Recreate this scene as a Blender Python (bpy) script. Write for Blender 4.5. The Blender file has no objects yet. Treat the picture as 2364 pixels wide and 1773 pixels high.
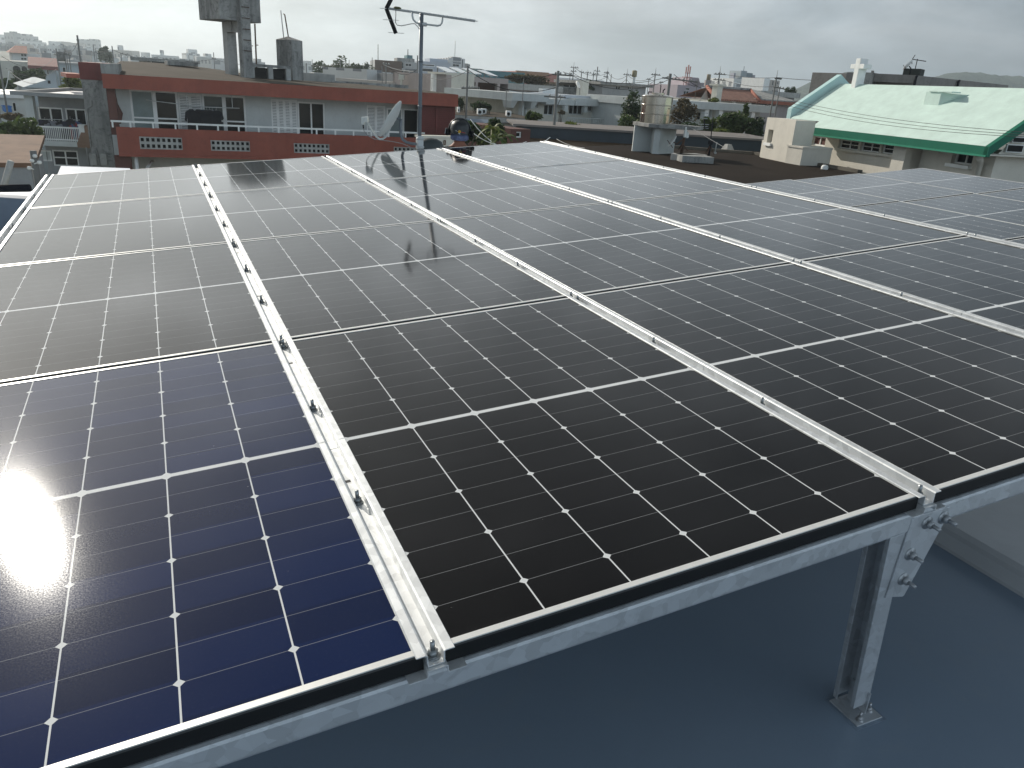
import bpy, bmesh, math, random
from mathutils import Matrix, Vector
C = bpy.context.scene.collection
sc = bpy.context.scene
rnd = random.Random(7)

# ------------------------------------------------------------------ camera
RW = ((0.911834, -0.405954, 0.061314), (-0.095563, -0.355102, -0.929930), (0.399282, 0.842083, -0.362588))
CAM = Vector((-0.93686, -1.82275, 0.84504))
FOC = 1774.086
cam = bpy.data.cameras.new('camera'); camo = bpy.data.objects.new('camera', cam); C.objects.link(camo)
cam.sensor_width = 36.0; cam.sensor_fit = 'HORIZONTAL'; cam.lens = FOC / 2364 * 36.0
cam.clip_start = 0.05; cam.clip_end = 12000
r0, r1, r2 = RW
camo.matrix_world = Matrix(((r0[0], -r1[0], -r2[0], CAM.x), (r0[1], -r1[1], -r2[1], CAM.y), (r0[2], -r1[2], -r2[2], CAM.z), (0, 0, 0, 1)))
sc.camera = camo
sc.view_settings.view_transform = 'Standard'; sc.view_settings.look = 'None'; sc.view_settings.gamma = 1
sc.view_settings.use_curve_mapping = False
sc.view_settings.exposure = 0.0
sc.cycles.max_bounces = 6; sc.cycles.volume_bounces = 0; sc.cycles.transparent_max_bounces = 6
sc.cycles.use_denoising = True
sc.cycles.sample_clamp_indirect = 4

# ------------------------------------------------------------------ sun and sky
SUN_EL = math.radians(27.6); SUN_AZ = math.radians(-16.0)          # azimuth from +Y towards +X
SUN = Vector((math.sin(SUN_AZ) * math.cos(SUN_EL), math.cos(SUN_AZ) * math.cos(SUN_EL), math.sin(SUN_EL)))
sl = bpy.data.lights.new('sun', 'SUN'); sl.energy = 4.2; sl.angle = math.radians(0.5); sl.color = (1.0, 0.93, 0.82)
so = bpy.data.objects.new('sun', sl); C.objects.link(so)
so.rotation_mode = 'QUATERNION'; so.rotation_quaternion = SUN.to_track_quat('Z', 'Y'); so.location = (0, 0, 60)

world = bpy.data.worlds.new('World'); sc.world = world; world.use_nodes = True
wt = world.node_tree; wt.nodes.clear()
def wn(t, **k):
    n = wt.nodes.new(t)
    for a, b in k.items(): setattr(n, a, b)
    return n
def wmath(op, a, b=None):
    n = wn('ShaderNodeMath', operation=op)
    for i, v in enumerate((a, b)):
        if v is None: continue
        if isinstance(v, (int, float)): n.inputs[i].default_value = v
        else: wt.links.new(v, n.inputs[i])
    return n.outputs[0]
def wmix(f, a, b):
    n = wn('ShaderNodeMix', data_type='RGBA')
    for i, v in ((0, f), (6, a), (7, b)):
        if isinstance(v, (int, float)): n.inputs[i].default_value = v
        elif isinstance(v, tuple): n.inputs[i].default_value = (*v, 1)
        else: wt.links.new(v, n.inputs[i])
    return n.outputs[2]
sky = wn('ShaderNodeTexSky', sky_type='NISHITA'); sky.sun_disc = False
sky.sun_elevation = SUN_EL; sky.sun_rotation = SUN_AZ; sky.air_density = 1.0; sky.dust_density = 2.0; sky.ozone_density = 1.0
tc = wn('ShaderNodeTexCoord')
sep = wn('ShaderNodeSeparateXYZ'); wt.links.new(tc.outputs['Generated'], sep.inputs[0])
# cloud deck: direction projected on a plane overhead
zz = wmath('MAXIMUM', sep.outputs[2], 0.0); zz = wmath('ADD', zz, 0.16)
cx = wmath('DIVIDE', sep.outputs[0], zz); cy = wmath('DIVIDE', sep.outputs[1], zz)
comb = wn('ShaderNodeCombineXYZ'); wt.links.new(cx, comb.inputs[0]); wt.links.new(cy, comb.inputs[1])
n1 = wn('ShaderNodeTexNoise'); n1.inputs['Scale'].default_value = 0.9; n1.inputs['Detail'].default_value = 7; n1.inputs['Roughness'].default_value = 0.6
n1.inputs['Distortion'].default_value = 0.5
wt.links.new(comb.outputs[0], n1.inputs['Vector'])
cr = wn('ShaderNodeValToRGB'); cr.color_ramp.elements[0].position = 0.36; cr.color_ramp.elements[1].position = 0.62
wt.links.new(n1.outputs[0], cr.inputs[0])
# puffy clouds near the horizon
n2 = wn('ShaderNodeTexNoise'); n2.inputs['Scale'].default_value = 5.5; n2.inputs['Detail'].default_value = 6; n2.inputs['Roughness'].default_value = 0.58
mp = wn('ShaderNodeMapping'); mp.inputs['Scale'].default_value = (1, 1, 2.0); mp.inputs['Location'].default_value = (0.35, 0.1, 0.0)
wt.links.new(tc.outputs['Generated'], mp.inputs[0]); wt.links.new(mp.outputs[0], n2.inputs['Vector'])
cr2 = wn('ShaderNodeValToRGB'); cr2.color_ramp.elements[0].position = 0.42; cr2.color_ramp.elements[1].position = 0.68
wt.links.new(n2.outputs[0], cr2.inputs[0])
# brightness falls away from the sun, as thin cloud scatters forward
dot = wn('ShaderNodeVectorMath', operation='DOT_PRODUCT'); wt.links.new(tc.outputs['Generated'], dot.inputs[0]); dot.inputs[1].default_value = SUN
dv = dot.outputs['Value']; dd = wmath('MAXIMUM', dv, -0.15)
BG = 0.10
lum = wmath('MAXIMUM', wmath('ADD', wmath('MULTIPLY', dd, 0.565 / BG), 0.26 / BG), 0.40 / BG)
lum = wmath('ADD', lum, wmath('MULTIPLY', wmath('MAXIMUM', wmath('SUBTRACT', -0.02, dv), 0.0), 1.0 / BG))  # extra brightness added opposite the sun to fill the shaded facades
elr = wn('ShaderNodeValToRGB'); wt.links.new(sep.outputs[2], elr.inputs[0])
for p_, v_ in ((.0, .86), (.07, .89), (.11, 1.0), (.16, 1.38), (.30, 1.5), (.50, .66), (.72, .36), (1.0, .34)):
    e_ = elr.color_ramp.elements[0] if p_ == 0 else (elr.color_ramp.elements[-1] if p_ == 1 else elr.color_ramp.elements.new(p_)); e_.position = p_; e_.color = (v_ / 1.5, v_ / 1.5, v_ / 1.5, 1)
lum = wmath('MULTIPLY', lum, wmath('MULTIPLY', elr.outputs[0], 1.5))
tint = wmix(wmath('MAXIMUM', dv, 0.0), (0.78, 1.0, 1.20), (0.975, 1.02, 1.03))
shade = wmath('ADD', wmath('MULTIPLY', cr.outputs[0], 0.30), 0.84)
puff = wmath('ADD', wmath('MULTIPLY', cr2.outputs[0], 0.36), 0.82)
lum = wmath('MULTIPLY', wmath('MULTIPLY', lum, shade), puff)
tint = wmix(wmath('MULTIPLY', cr.outputs[0], 0.45), tint, (0.98, 1.0, 1.01))
sc_ = wn('ShaderNodeVectorMath', operation='SCALE'); wt.links.new(tint, sc_.inputs[0]); wt.links.new(lum, sc_.inputs['Scale'])
allc = wmix(0.90, sky.outputs[0], sc_.outputs[0])
gl2 = wmath('POWER', wmath('MAXIMUM', dv, 0.0), 40.0)
warm = wn('ShaderNodeMix', data_type='RGBA', blend_type='ADD'); wt.links.new(gl2, warm.inputs[0]); wt.links.new(allc, warm.inputs[6]); warm.inputs[7].default_value = (5, 4.7, 4.2, 1)
bgn = wn('ShaderNodeBackground'); bgn.inputs[1].default_value = BG
wt.links.new(warm.outputs[2], bgn.inputs[0])
wo = wn('ShaderNodeOutputWorld'); wt.links.new(bgn.outputs[0], wo.inputs[0])

# ------------------------------------------------------------------ helpers: view geometry
HD = Vector((0.4284372, 0.9035716, 0.0))
def ray(px, py):
    c = ((px - 1182) / FOC, (py - 886.5) / FOC, 1.0)
    return Vector(tuple(c[0] * RW[0][i] + c[1] * RW[1][i] + c[2] * RW[2][i] for i in range(3)))
def W(px, py, d):
    """world point seen at photo pixel (px,py), d metres away along the level view heading"""
    r = ray(px, py); return CAM + r * (d / (r.x * HD.x + r.y * HD.y))
GZ = -6.8; HAZE = .00055

# ------------------------------------------------------------------ helpers: mesh building
class MB:
    def __init__(s): s.v = []; s.f = []; s.m = []; s.sm = []; s.X = Matrix.Identity(4); s.mi = 0
    def add(s, vs, fs, smooth=False):
        b = len(s.v)
        s.v += [tuple(s.X @ Vector(p)) for p in vs]
        for f in fs: s.f.append(tuple(b + i for i in f)); s.m.append(s.mi); s.sm.append(smooth)
        return s
    def box(s, x0, x1, y0, y1, z0, z1):
        if x0 > x1: x0, x1 = x1, x0
        if y0 > y1: y0, y1 = y1, y0
        if z0 > z1: z0, z1 = z1, z0
        return s.add([(x0, y0, z0), (x1, y0, z0), (x1, y1, z0), (x0, y1, z0), (x0, y0, z1), (x1, y0, z1), (x1, y1, z1), (x0, y1, z1)],
              [(0, 3, 2, 1), (4, 5, 6, 7), (0, 1, 5, 4), (1, 2, 6, 5), (2, 3, 7, 6), (3, 0, 4, 7)])
    def hexa(s, p): return s.add(p, [(0, 3, 2, 1), (4, 5, 6, 7), (0, 1, 5, 4), (1, 2, 6, 5), (2, 3, 7, 6), (3, 0, 4, 7)])
    def quad(s, *p): return s.add(p, [tuple(range(len(p)))])
    def extrude(s, prof, a, b, closed=True):
        """profile of (x,z) swept along y from a to b"""
        n = len(prof); vs = [(x, a, z) for x, z in prof] + [(x, b, z) for x, z in prof]
        k = n if closed else n - 1
        fs = [(i, (i + 1) % n, n + (i + 1) % n, n + i) for i in range(k)]
        if closed: fs += [tuple(range(n))[::-1], tuple(range(n, 2 * n))]
        return s.add(vs, fs)
    def sheet(s, pts, t, a, b):
        """open polyline (x,z) thickened by t and swept along y"""
        off = []
        for i, p in enumerate(pts):
            q = pts[max(i - 1, 0)]; w = pts[min(i + 1, len(pts) - 1)]
            d1 = Vector((p[0] - q[0], p[1] - q[1])); d2 = Vector((w[0] - p[0], w[1] - p[1]))
            n1 = Vector((-d1.y, d1.x)).normalized() if d1.length else None; n2 = Vector((-d2.y, d2.x)).normalized() if d2.length else None
            n = (n1 or n2) + (n2 or n1); n.normalize(); k = 1 / max(0.35, n.dot(n1 or n2))
            off.append((p[0] + n.x * t * k, p[1] + n.y * t * k))
        for i in range(len(pts) - 1):
            s.extrude([pts[i], pts[i + 1], off[i + 1], off[i]], a, b)
        return s
    def tube(s, pts, r, n=6, cap=True):
        pts = [Vector(p) for p in pts]; rs = r if isinstance(r, (list, tuple)) else [r] * len(pts)
        vs = []; up = None
        for i, p in enumerate(pts):
            d = (pts[min(i + 1, len(pts) - 1)] - pts[max(i - 1, 0)]).normalized()
            if up is None or abs(up.dot(d)) > .98: up = Vector((0, 0, 1)) if abs(d.z) < .9 else Vector((0, 1, 0))
            a = d.cross(up).normalized(); b = a.cross(d); up = b
            vs += [p + (a * math.cos(2 * math.pi * k / n) + b * math.sin(2 * math.pi * k / n)) * rs[i] for k in range(n)]
        fs = [(i * n + k, i * n + (k + 1) % n, (i + 1) * n + (k + 1) % n, (i + 1) * n + k) for i in range(len(pts) - 1) for k in range(n)]
        if cap: fs += [tuple(range(n))[::-1], tuple(range((len(pts) - 1) * n, len(pts) * n))]
        return s.add(vs, fs, n > 5)
    def cyl(s, a, b, r, r2=None, n=12): return s.tube([a, b], [r, r if r2 is None else r2], n)
    def lathe(s, prof, n=24, c=(0, 0, 0), smooth=True):
        vs = [(c[0] + r * math.cos(2 * math.pi * k / n), c[1] + r * math.sin(2 * math.pi * k / n), c[2] + z) for r, z in prof for k in range(n)]
        fs = [(i * n + k, i * n + (k + 1) % n, (i + 1) * n + (k + 1) % n, (i + 1) * n + k) for i in range(len(prof) - 1) for k in range(n)]
        return s.add(vs, fs, smooth)
    def wall(s, x0, x1, z0, z1, y=0.0, th=0.15, holes=()):
        """front face at y (looking towards -y) with rectangular openings and their reveals"""
        xs = sorted({x0, x1, *[min(max(h[i], x0), x1) for h in holes for i in (0, 1)]}); zs = sorted({z0, z1, *[min(max(h[i], z0), z1) for h in holes for i in (2, 3)]})
        def inh(a, b): return any(h[0] < a < h[1] and h[2] < b < h[3] for h in holes)
        for i in range(len(xs) - 1):
            for j in range(len(zs) - 1):
                if not inh((xs[i] + xs[i + 1]) / 2, (zs[j] + zs[j + 1]) / 2):
                    s.quad((xs[i], y, zs[j]), (xs[i + 1], y, zs[j]), (xs[i + 1], y, zs[j + 1]), (xs[i], y, zs[j + 1]))
        for h in holes:
            a, b, c, d = h; q = y + th
            s.quad((a, y, c), (a, q, c), (b, q, c), (b, y, c)); s.quad((a, y, d), (b, y, d), (b, q, d), (a, q, d))
            s.quad((a, y, c), (a, y, d), (a, q, d), (a, q, c)); s.quad((b, y, c), (b, q, c), (b, q, d), (b, y, d))
        return s
    def obj(s, name, mat, parent=None, mx=None, bevel=0):
        me = bpy.data.meshes.new(name); me.from_pydata(s.v, [], s.f)
        for m in (mat if isinstance(mat, (list, tuple)) else [mat]): me.materials.append(m)
        me.polygons.foreach_set('material_index', s.m); me.polygons.foreach_set('use_smooth', s.sm); me.update()
        o = bpy.data.objects.new(name, me); C.objects.link(o)
        if parent: o.parent = parent
        if mx is not None: o.matrix_local = mx
        if bevel:
            b = o.modifiers.new('bevel', 'BEVEL'); b.width = bevel; b.segments = 2; b.limit_method = 'ANGLE'; b.harden_normals = False
        return o
def tag(o, label=None, cat=None, group=None, kind=None):
    for k, v in (('label', label), ('category', cat), ('group', group), ('kind', kind)):
        if v: o[k] = v
    return o
def thing(name, label, cat, mx=None, group=None):
    o = bpy.data.objects.new(name, None); C.objects.link(o); o.empty_display_size = 0.2
    if mx is not None: o.matrix_world = mx
    return tag(o, label, cat, group)
def struct(name, mb, mat): return tag(mb.obj(name, mat), kind='structure')
def T(x, y=0, z=0): return Matrix.Translation((x, y, z) if not isinstance(x, Vector) else x)

# ------------------------------------------------------------------ materials
class NB:
    def __init__(s, name):
        s.m = bpy.data.materials.new(name); s.m.use_nodes = True; s.t = s.m.node_tree; s.t.nodes.clear()
        s.out = s.n('ShaderNodeOutputMaterial'); s.p = s.n('ShaderNodeBsdfPrincipled'); s.l(s.p.outputs[0], s.out.inputs[0])
        s.tc = s.n('ShaderNodeTexCoord')
    def n(s, t, **k):
        n = s.t.nodes.new(t)
        for a, b in k.items(): setattr(n, a, b)
        return n
    def l(s, a, b): s.t.links.new(a, b)
    def set(s, k, v):
        i = s.p.inputs[k]
        if isinstance(v, (int, float)): i.default_value = v
        elif isinstance(v, tuple): i.default_value = (*v, 1) if len(v) == 3 else v
        else: s.l(v, i)
    def math(s, op, a, b=None, c=None, clamp=False):
        n = s.n('ShaderNodeMath', operation=op); n.use_clamp = clamp
        for i, v in enumerate((a, b, c)):
            if v is None: continue
            if isinstance(v, (int, float)): n.inputs[i].default_value = v
            else: s.l(v, n.inputs[i])
        return n.outputs[0]
    def mix(s, f, a, b, blend='MIX'):
        n = s.n('ShaderNodeMix', data_type='RGBA', blend_type=blend)
        for i, v in ((0, f), (6, a), (7, b)):
            if isinstance(v, (int, float)): n.inputs[i].default_value = v
            elif isinstance(v, tuple): n.inputs[i].default_value = (*v, 1)
            else: s.l(v, n.inputs[i])
        return n.outputs[2]
    def noise(s, scale, detail=4, rough=.55, stretch=None, coord='Object', dist=0):
        v = s.tc.outputs[coord]
        if stretch:
            m = s.n('ShaderNodeMapping'); m.inputs['Scale'].default_value = stretch; s.l(v, m.inputs[0]); v = m.outputs[0]
        n = s.n('ShaderNodeTexNoise'); n.inputs['Scale'].default_value = scale; n.inputs['Detail'].default_value = detail; n.inputs['Roughness'].default_value = rough
        n.inputs['Distortion'].default_value = dist
        s.l(v, n.inputs['Vector']); return n.outputs[0]
    def ramp(s, v, a, b):
        n = s.n('ShaderNodeMapRange'); n.inputs[1].default_value = a; n.inputs[2].default_value = b; s.l(v, n.inputs[0]); return n.outputs[0]
    def bump(s, h, strength, dist=.01):
        b = s.n('ShaderNodeBump'); b.inputs['Strength'].default_value = strength; b.inputs['Distance'].default_value = dist; s.l(h, b.inputs['Height']); s.l(b.outputs[0], s.p.inputs['Normal'])
def sc3(c, k): return tuple(min(1, x * k) for x in c)
def mat(name, col, rough=.7, dirt=.25, scale=1.5, streak=0, stain=None, metal=0, bump=0, spec=.25, fine=0, grime=(.05, .05, .045)):
    b = NB(name); c = b.mix(b.ramp(b.noise(scale, 6, .62), .3, .7), sc3(col, 1 - dirt), sc3(col, 1 + dirt * .35))
    if streak:
        st = b.ramp(b.noise(1.7, 6, .7, (1.5, 1.5, .32), dist=.6), .46, .74); c = b.mix(b.math('MULTIPLY', st, streak), c, stain or grime)
        sp = b.ramp(b.noise(2.6, 8, .75, dist=1.6), .50, .64); c = b.mix(b.math('MULTIPLY', sp, streak * .8), c, stain or grime)
    if fine: c = b.mix(b.math('MULTIPLY', b.ramp(b.noise(40, 3), .35, .75), fine), c, sc3(col, .35))
    b.set('Base Color', c); b.set('Roughness', rough); b.set('Metallic', metal); b.set('Specular IOR Level', spec)
    if bump: b.bump(b.noise(18 if bump < .5 else 6, 4), bump, .01)
    return b.m
# ------------------------------------------------------------------ near: the solar array
AM = Matrix(((0.996121, 0.0, -0.087999, 0), (-0.000603, 0.999977, -0.006824, 0), (0.087997, 0.006851, 0.996097, 0), (0, 0, 0, 1)))
BW, RP, HC, GM, CWD = 1.16495, 1.68737, 0.08974, 0.0177, 0.183
def A(v, u, n=0.0): return AM @ Vector((v, u, n))

def glass_mat(name, cell, tint):
    b = NB(name)
    s = b.n('ShaderNodeSeparateXYZ'); b.l(b.tc.outputs['Object'], s.inputs[0]); x, y = s.outputs[0], s.outputs[1]
    ax = b.math('ABSOLUTE', x); ay = b.math('ABSOLUTE', y)
    def near(v, p): return b.math('ABSOLUTE', b.math('SUBTRACT', v, b.math('MULTIPLY', b.math('ROUND', b.math('DIVIDE', v, p)), p)))
    dx = near(x, CWD)
    yy = b.math('SUBTRACT', ay, GM / 2)
    ypos = b.math('MAXIMUM', yy, 0.0)
    dr = near(ypos, HC); dd = near(ypos, 2 * HC)
    lt = lambda a, k: b.math('LESS_THAN', a, k)
    colline = lt(dx, 0.0016); rowline = lt(dr, 0.0006)
    dia = lt(b.math('ADD', dx, dd), 0.0098)
    mid = lt(yy, -0.0012); edge = b.math('GREATER_THAN', ax, 0.5475)
    white = b.math('MAXIMUM', b.math('MAXIMUM', colline, dia), b.math('MAXIMUM', mid, edge))
    # cell to cell tone
    idx = b.n('ShaderNodeCombineXYZ'); b.l(b.math('FLOOR', b.math('DIVIDE', x, CWD)), idx.inputs[0]); b.l(b.math('FLOOR', b.math('DIVIDE', y, HC)), idx.inputs[1])
    oi = b.n('ShaderNodeObjectInfo'); b.l(oi.outputs['Random'], idx.inputs[2])
    wnz = b.n('ShaderNodeTexWhiteNoise'); b.l(idx.outputs[0], wnz.inputs[0])
    c = b.mix(wnz.outputs[0], sc3(cell, .75), sc3(cell, 1.3))
    c = b.mix(b.math('MULTIPLY', rowline, .32), c, (.62, .64, .66))
    c = b.mix(white, c, (.66, .68, .69))
    dust = b.ramp(b.noise(2.6, 8, .7), .35, .8); dust2 = b.ramp(b.noise(160, 2, .5), .55, .8)
    c = b.mix(b.math('ADD', b.math('MULTIPLY', dust, .006), b.math('MULTIPLY', dust2, .010)), c, (.5, .49, .46))
    sm_ = b.math('MULTIPLY', b.ramp(b.noise(1.1, 3, .6, (1, .5, 1), dist=.8), .62, .8), b.ramp(b.noise(9, 6, .7, (.35, 1.6, 1), dist=1), .45, .8))
    c = b.mix(b.math('MULTIPLY', sm_, .05), c, (.5, .5, .48)); dp_ = b.ramp(b.noise(55, 1, .4), .80, .84); c = b.mix(b.math('MULTIPLY', dp_, .25), c, (.6, .6, .57))
    b.set('Base Color', c); b.set('IOR', 1.46); b.set('Specular IOR Level', .27)
    gr_ = b.ramp(b.noise(330, 2, .6), .38, .68); b.set('Roughness', b.math('ADD', b.math('MULTIPLY', gr_, .038), GR))
    b.set('Specular Tint', tint)
    n = b.n('ShaderNodeTexNoise'); n.inputs['Scale'].default_value = 420; n.inputs['Detail'].default_value = 1.5; b.l(b.tc.outputs['Object'], n.inputs['Vector'])
    b.bump(n.outputs[0], GBUMP, .0004)
    return b.m
GR = 0.058; GBUMP = 0.03
M_glass = glass_mat('panel_glass', (.0042, .0040, .0046), (1, .97, .95))
M_glass_skyrefl = glass_mat('panel_glass_sky_reflection', (.0025, .0105, .052), (.9, .96, 1))  # blue sky reflection of this one panel is put into its cell colour
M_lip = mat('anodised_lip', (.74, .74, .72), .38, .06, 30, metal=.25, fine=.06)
M_lipshade = mat('lip_side_shade', (.07, .07, .07), .5, .1, 20)  # silver lip's shaded side, the shade put into a darker grey
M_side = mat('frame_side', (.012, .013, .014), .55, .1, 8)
def galva(name, col, rough, metal):
    b = NB(name)
    v = b.n('ShaderNodeTexVoronoi'); v.inputs['Scale'].default_value = 38; b.l(b.tc.outputs['Object'], v.inputs['Vector'])
    sp = b.n('ShaderNodeSeparateColor'); b.l(v.outputs['Color'], sp.inputs[0])
    c = b.mix(sp.outputs[0], sc3(col, .86), sc3(col, 1.08))
    dk = b.ramp(b.noise(16, 7, .7, (1, .35, 1), dist=1.5), .55, .72); c = b.mix(b.math('MULTIPLY', dk, .4), c, sc3(col, .45))
    b.set('Base Color', c); b.set('Metallic', metal); b.set('Roughness', b.math('ADD', b.math('MULTIPLY', b.noise(22, 5), .25), rough - .12))
    b.bump(b.noise(60, 5), .12, .002); return b.m
M_zinc = galva('galvanised_rail', (.70, .72, .73), .46, .45)
M_steel = galva('galvanised_steel', (.52, .55, .58), .5, .5)
M_boltg = mat('bolt_galvanised', (.45, .47, .49), .45, .25, 60, metal=.7)
M_bolt = mat('bolt_steel', (.34, .36, .37), .35, .2, 60, metal=.8)

PW, PL, LIP = 1.127, 1.662, 0.0135
def panel_mesh(root, g):
    x, y, l, t = PW / 2, PL / 2, LIP, .0016
    m = MB()
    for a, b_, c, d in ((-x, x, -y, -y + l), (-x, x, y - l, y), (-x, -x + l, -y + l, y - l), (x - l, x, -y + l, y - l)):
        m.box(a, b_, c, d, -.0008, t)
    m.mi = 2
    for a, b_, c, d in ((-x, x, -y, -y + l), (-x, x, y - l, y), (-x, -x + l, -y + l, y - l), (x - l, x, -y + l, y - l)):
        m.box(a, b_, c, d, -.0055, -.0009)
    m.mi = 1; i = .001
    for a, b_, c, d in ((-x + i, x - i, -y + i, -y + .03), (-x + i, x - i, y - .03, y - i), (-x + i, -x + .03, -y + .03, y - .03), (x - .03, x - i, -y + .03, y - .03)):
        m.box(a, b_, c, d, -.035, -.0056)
    m.obj('frame', [M_lip, M_side, M_lipshade], root)
    q = MB(); q.box(-x + l + .0002, x - l - .0002, -y + l + .0002, y - l - .0002, -.005, 0.0); q.obj('glass', g, root)
def copy_tree(o, mx=None, parent=None):
    c = o.copy(); C.objects.link(c)
    if parent: c.parent = parent
    for ch in list(o.children): copy_tree(ch, None, c)
    if mx is not None: c.matrix_world = mx
    return c
RN = ['front', 'second', 'third', 'rear']
BN = {-1: 'leftmost column', 0: 'second column from the left', 1: 'third column from the left', 2: 'rightmost column of the near array'}
p0 = pb = None
for r in range(4):
    for b_ in (-1, 0, 1, 2):
        mx = AM @ T(b_ * BW, r * RP, 0)
        lab = 'dark solar panel in the %s row, %s' % (RN[r], BN[b_]) + (' of the near array' if b_ < 2 else '')
        if b_ == -1 and r == 0:
            root = thing('solar_panel', 'solar panel with a painted blue sky reflection and the bright sun glare, front left of the near array', 'solar panel', mx, 'solar panels of the near array'); panel_mesh(root, M_glass_skyrefl)
        elif p0 is None:
            root = p0 = thing('solar_panel', lab, 'solar panel', mx, 'solar panels of the near array'); panel_mesh(root, M_glass)
        else:
            root = copy_tree(p0, mx); root['label'] = lab
V2, U2, N2 = 6.363 + BW / 2, -0.0585, -0.6716
CN = ['left column', 'middle column', 'right column']
for r in range(4):
    for c_ in range(3):
        root = copy_tree(p0, AM @ T(V2 + (c_ - 1) * BW, U2 + r * RP, N2 - .0139 * c_ + .005 * r)); root['group'] = 'solar panels of the lower array'
        root['label'] = 'dark solar panel of the lower array beyond, %s, %s row' % (CN[c_], RN[r])

# mounting rails: hat base, clamp channels in half-panel lengths, bolts
def bolt_mesh():
    m = MB(); m.cyl((0, 0, 0), (0, 0, .0022), .0125, n=14); m.cyl((0, 0, .0022), (0, 0, .004), .0095, n=12)
    m.cyl((0, 0, .004), (0, 0, .0135), .0092, n=6); m.cyl((0, 0, .0135), (0, 0, .0145), .0085, n=6); m.cyl((0, 0, .0145), (0, 0, .033), .0046, n=8)
    return m
UE = RP / 2 + .006
def rail(v, label, group, u0=0.0, n0=0.0, base=True, dv=None, mesh=[None, None, None]):
    root = thing('mounting_rail', label, 'rail', AM @ T(v, u0, n0), group)
    if mesh[0] is None:
        m = MB(); m.sheet([(-.052, -.0395), (-.02, -.0395), (-.0172, -.0365), (-.0165, -.0255), (.0165, -.0255), (.0172, -.0365), (.02, -.0395), (.052, -.0395)], .0022, -UE, 3 * RP + UE); mesh[0] = m.obj('base_channel', M_zinc, root).data
        m = MB(); h = RP / 4 - .0012
        m.sheet([(-.0345, .0034), (-.0335, .0026), (-.0185, .0026), (-.0165, .0012), (-.0155, -.0200), (-.0145, -.0222), (.0145, -.0222), (.0155, -.0200), (.0165, .0012), (.0185, .0026), (.0335, .0026), (.0345, .0034)], .0021, -h, h)
        m.mi = 1; m.box(-.006, .006, .236, .248, -.0199, -.01985)
        for k in range(8):
            o = (m.obj('clamp_channel', [M_zinc, M_side], root) if k == 0 else MBlink('clamp_channel', mesh[1], root)); mesh[1] = o.data
            o.location = (0, -RP / 2 + RP / 4 + k * RP / 2, 0)
    else:
        MBlink('base_channel', mesh[0], root)
        for k in range(8): MBlink('clamp_channel', mesh[1], root).location = (0, -RP / 2 + RP / 4 + k * RP / 2, 0)
    for r in range(4):
        for du in (-.82, -.285, .263, .816):
            if mesh[2] is None: o = bolt_mesh().obj('bolt', M_bolt, root); mesh[2] = o.data
            else: o = MBlink('bolt', mesh[2], root)
            o.location = (rnd.uniform(-.0015, .0015), r * RP + du + rnd.uniform(-.006, .006), -.0201); o.rotation_euler = (0, 0, rnd.uniform(0, 1))
    return root
def MBlink(name, data, parent):
    o = bpy.data.objects.new(name, data); C.objects.link(o); o.parent = parent; return o
for k, lab in enumerate(['bolted galvanised rail along the left edge of the near array', 'galvanised rail with bolts right of the panel with the sun glare', 'galvanised bolted rail meeting the front post', 'galvanised bolted rail just left of the near array right edge rail', 'galvanised rail along the right edge of the near array']):
    rail((k - 1.5) * BW, lab, 'rails clamping the near array')
for k, lab in enumerate(['galvanised rail along the left edge of the lower array', 'galvanised rail between left and middle columns of the lower array', 'galvanised rail between middle and right columns of the lower array', 'galvanised rail along the right edge of the lower array, before the chapel wall']):
    rail(V2 + (k - 1.5) * BW, lab, 'rails clamping the lower array', U2, N2 - .0139 * (k - .5) + .004)

# support beam along the front edge and the post under it
m = MB(); m.sheet([(-.80, -.1005), (-.80, -.0875), (-.8315 + .0, -.0)], .001, 0, 1) if False else None
bm = MB(); bm.X = AM @ Matrix(((0, 1, 0, 0), (1, 0, 0, 0), (0, 0, 1, 0), (0, 0, 0, 1)))
bm.sheet([(-.782, -.0440), (-.826, -.0440), (-.8302, -.0456), (-.8318, -.0498), (-.8318, -.0880), (-.8302, -.0922), (-.826, -.0938), (-.782, -.0938)], -.0026, -1.80, 2.98)
beam = bm.obj('support_beam', M_steel); tag(beam, 'galvanised channel beam under the front edge of the near array', 'beam')

FZ = -0.60
post = thing('support_post', 'galvanised channel post with bolted gusset plate holding up the front beam', 'post', AM.copy())
v0, v1, u0, u1, nt, nb_, t = .497, .549, -.8315, -.766, -.0945, -.6255, .0032
m = MB(); m.box(v0, v1 - t, u0, u0 + t, nb_ + .012, nt); m.box(v0, v1 - t, u1 - t, u1, nb_ - .004, nt); m.box(v1 - t, v1, u0, u1, nb_, nt)
m.box(v0, v0 + t, u0 + t, u0 + .012, nb_ + .012, nt); m.box(v0, v0 + t, u1 - .013, u1 - t, nb_ - .004, nt); m.box(v1 - t - .007, v1 - t, -.803, -.795, nb_, nt)
m.obj('channel', M_steel, post, bevel=.0012)
gu = u0 - .0006; pts = [(.5545, -.0515), (.671, -.0555), (.6735, -.0630), (.6603, -.107), (.5829, -.282), (.578, -.284), (.5238, -.267)]
g = MB(); n = len(pts); g.add([(x, gu - .0045, z) for x, z in pts] + [(x, gu, z) for x, z in pts], [tuple(range(n)), tuple(range(n, 2 * n))[::-1]] + [(i, n + i, n + (i + 1) % n, (i + 1) % n) for i in range(n)])
g.hexa([(.5195, gu - .0045, -.270), (.5238, gu - .0045, -.270), (.5238, gu + .0005, -.270), (.5195, gu + .0005, -.270), (.5502, gu - .0045, -.056), (.5545, gu - .0045, -.056), (.5545, gu + .0005, -.056), (.5502, gu + .0005, -.056)])
g.obj('gusset_plate', M_steel, post, bevel=.0018)
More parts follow.
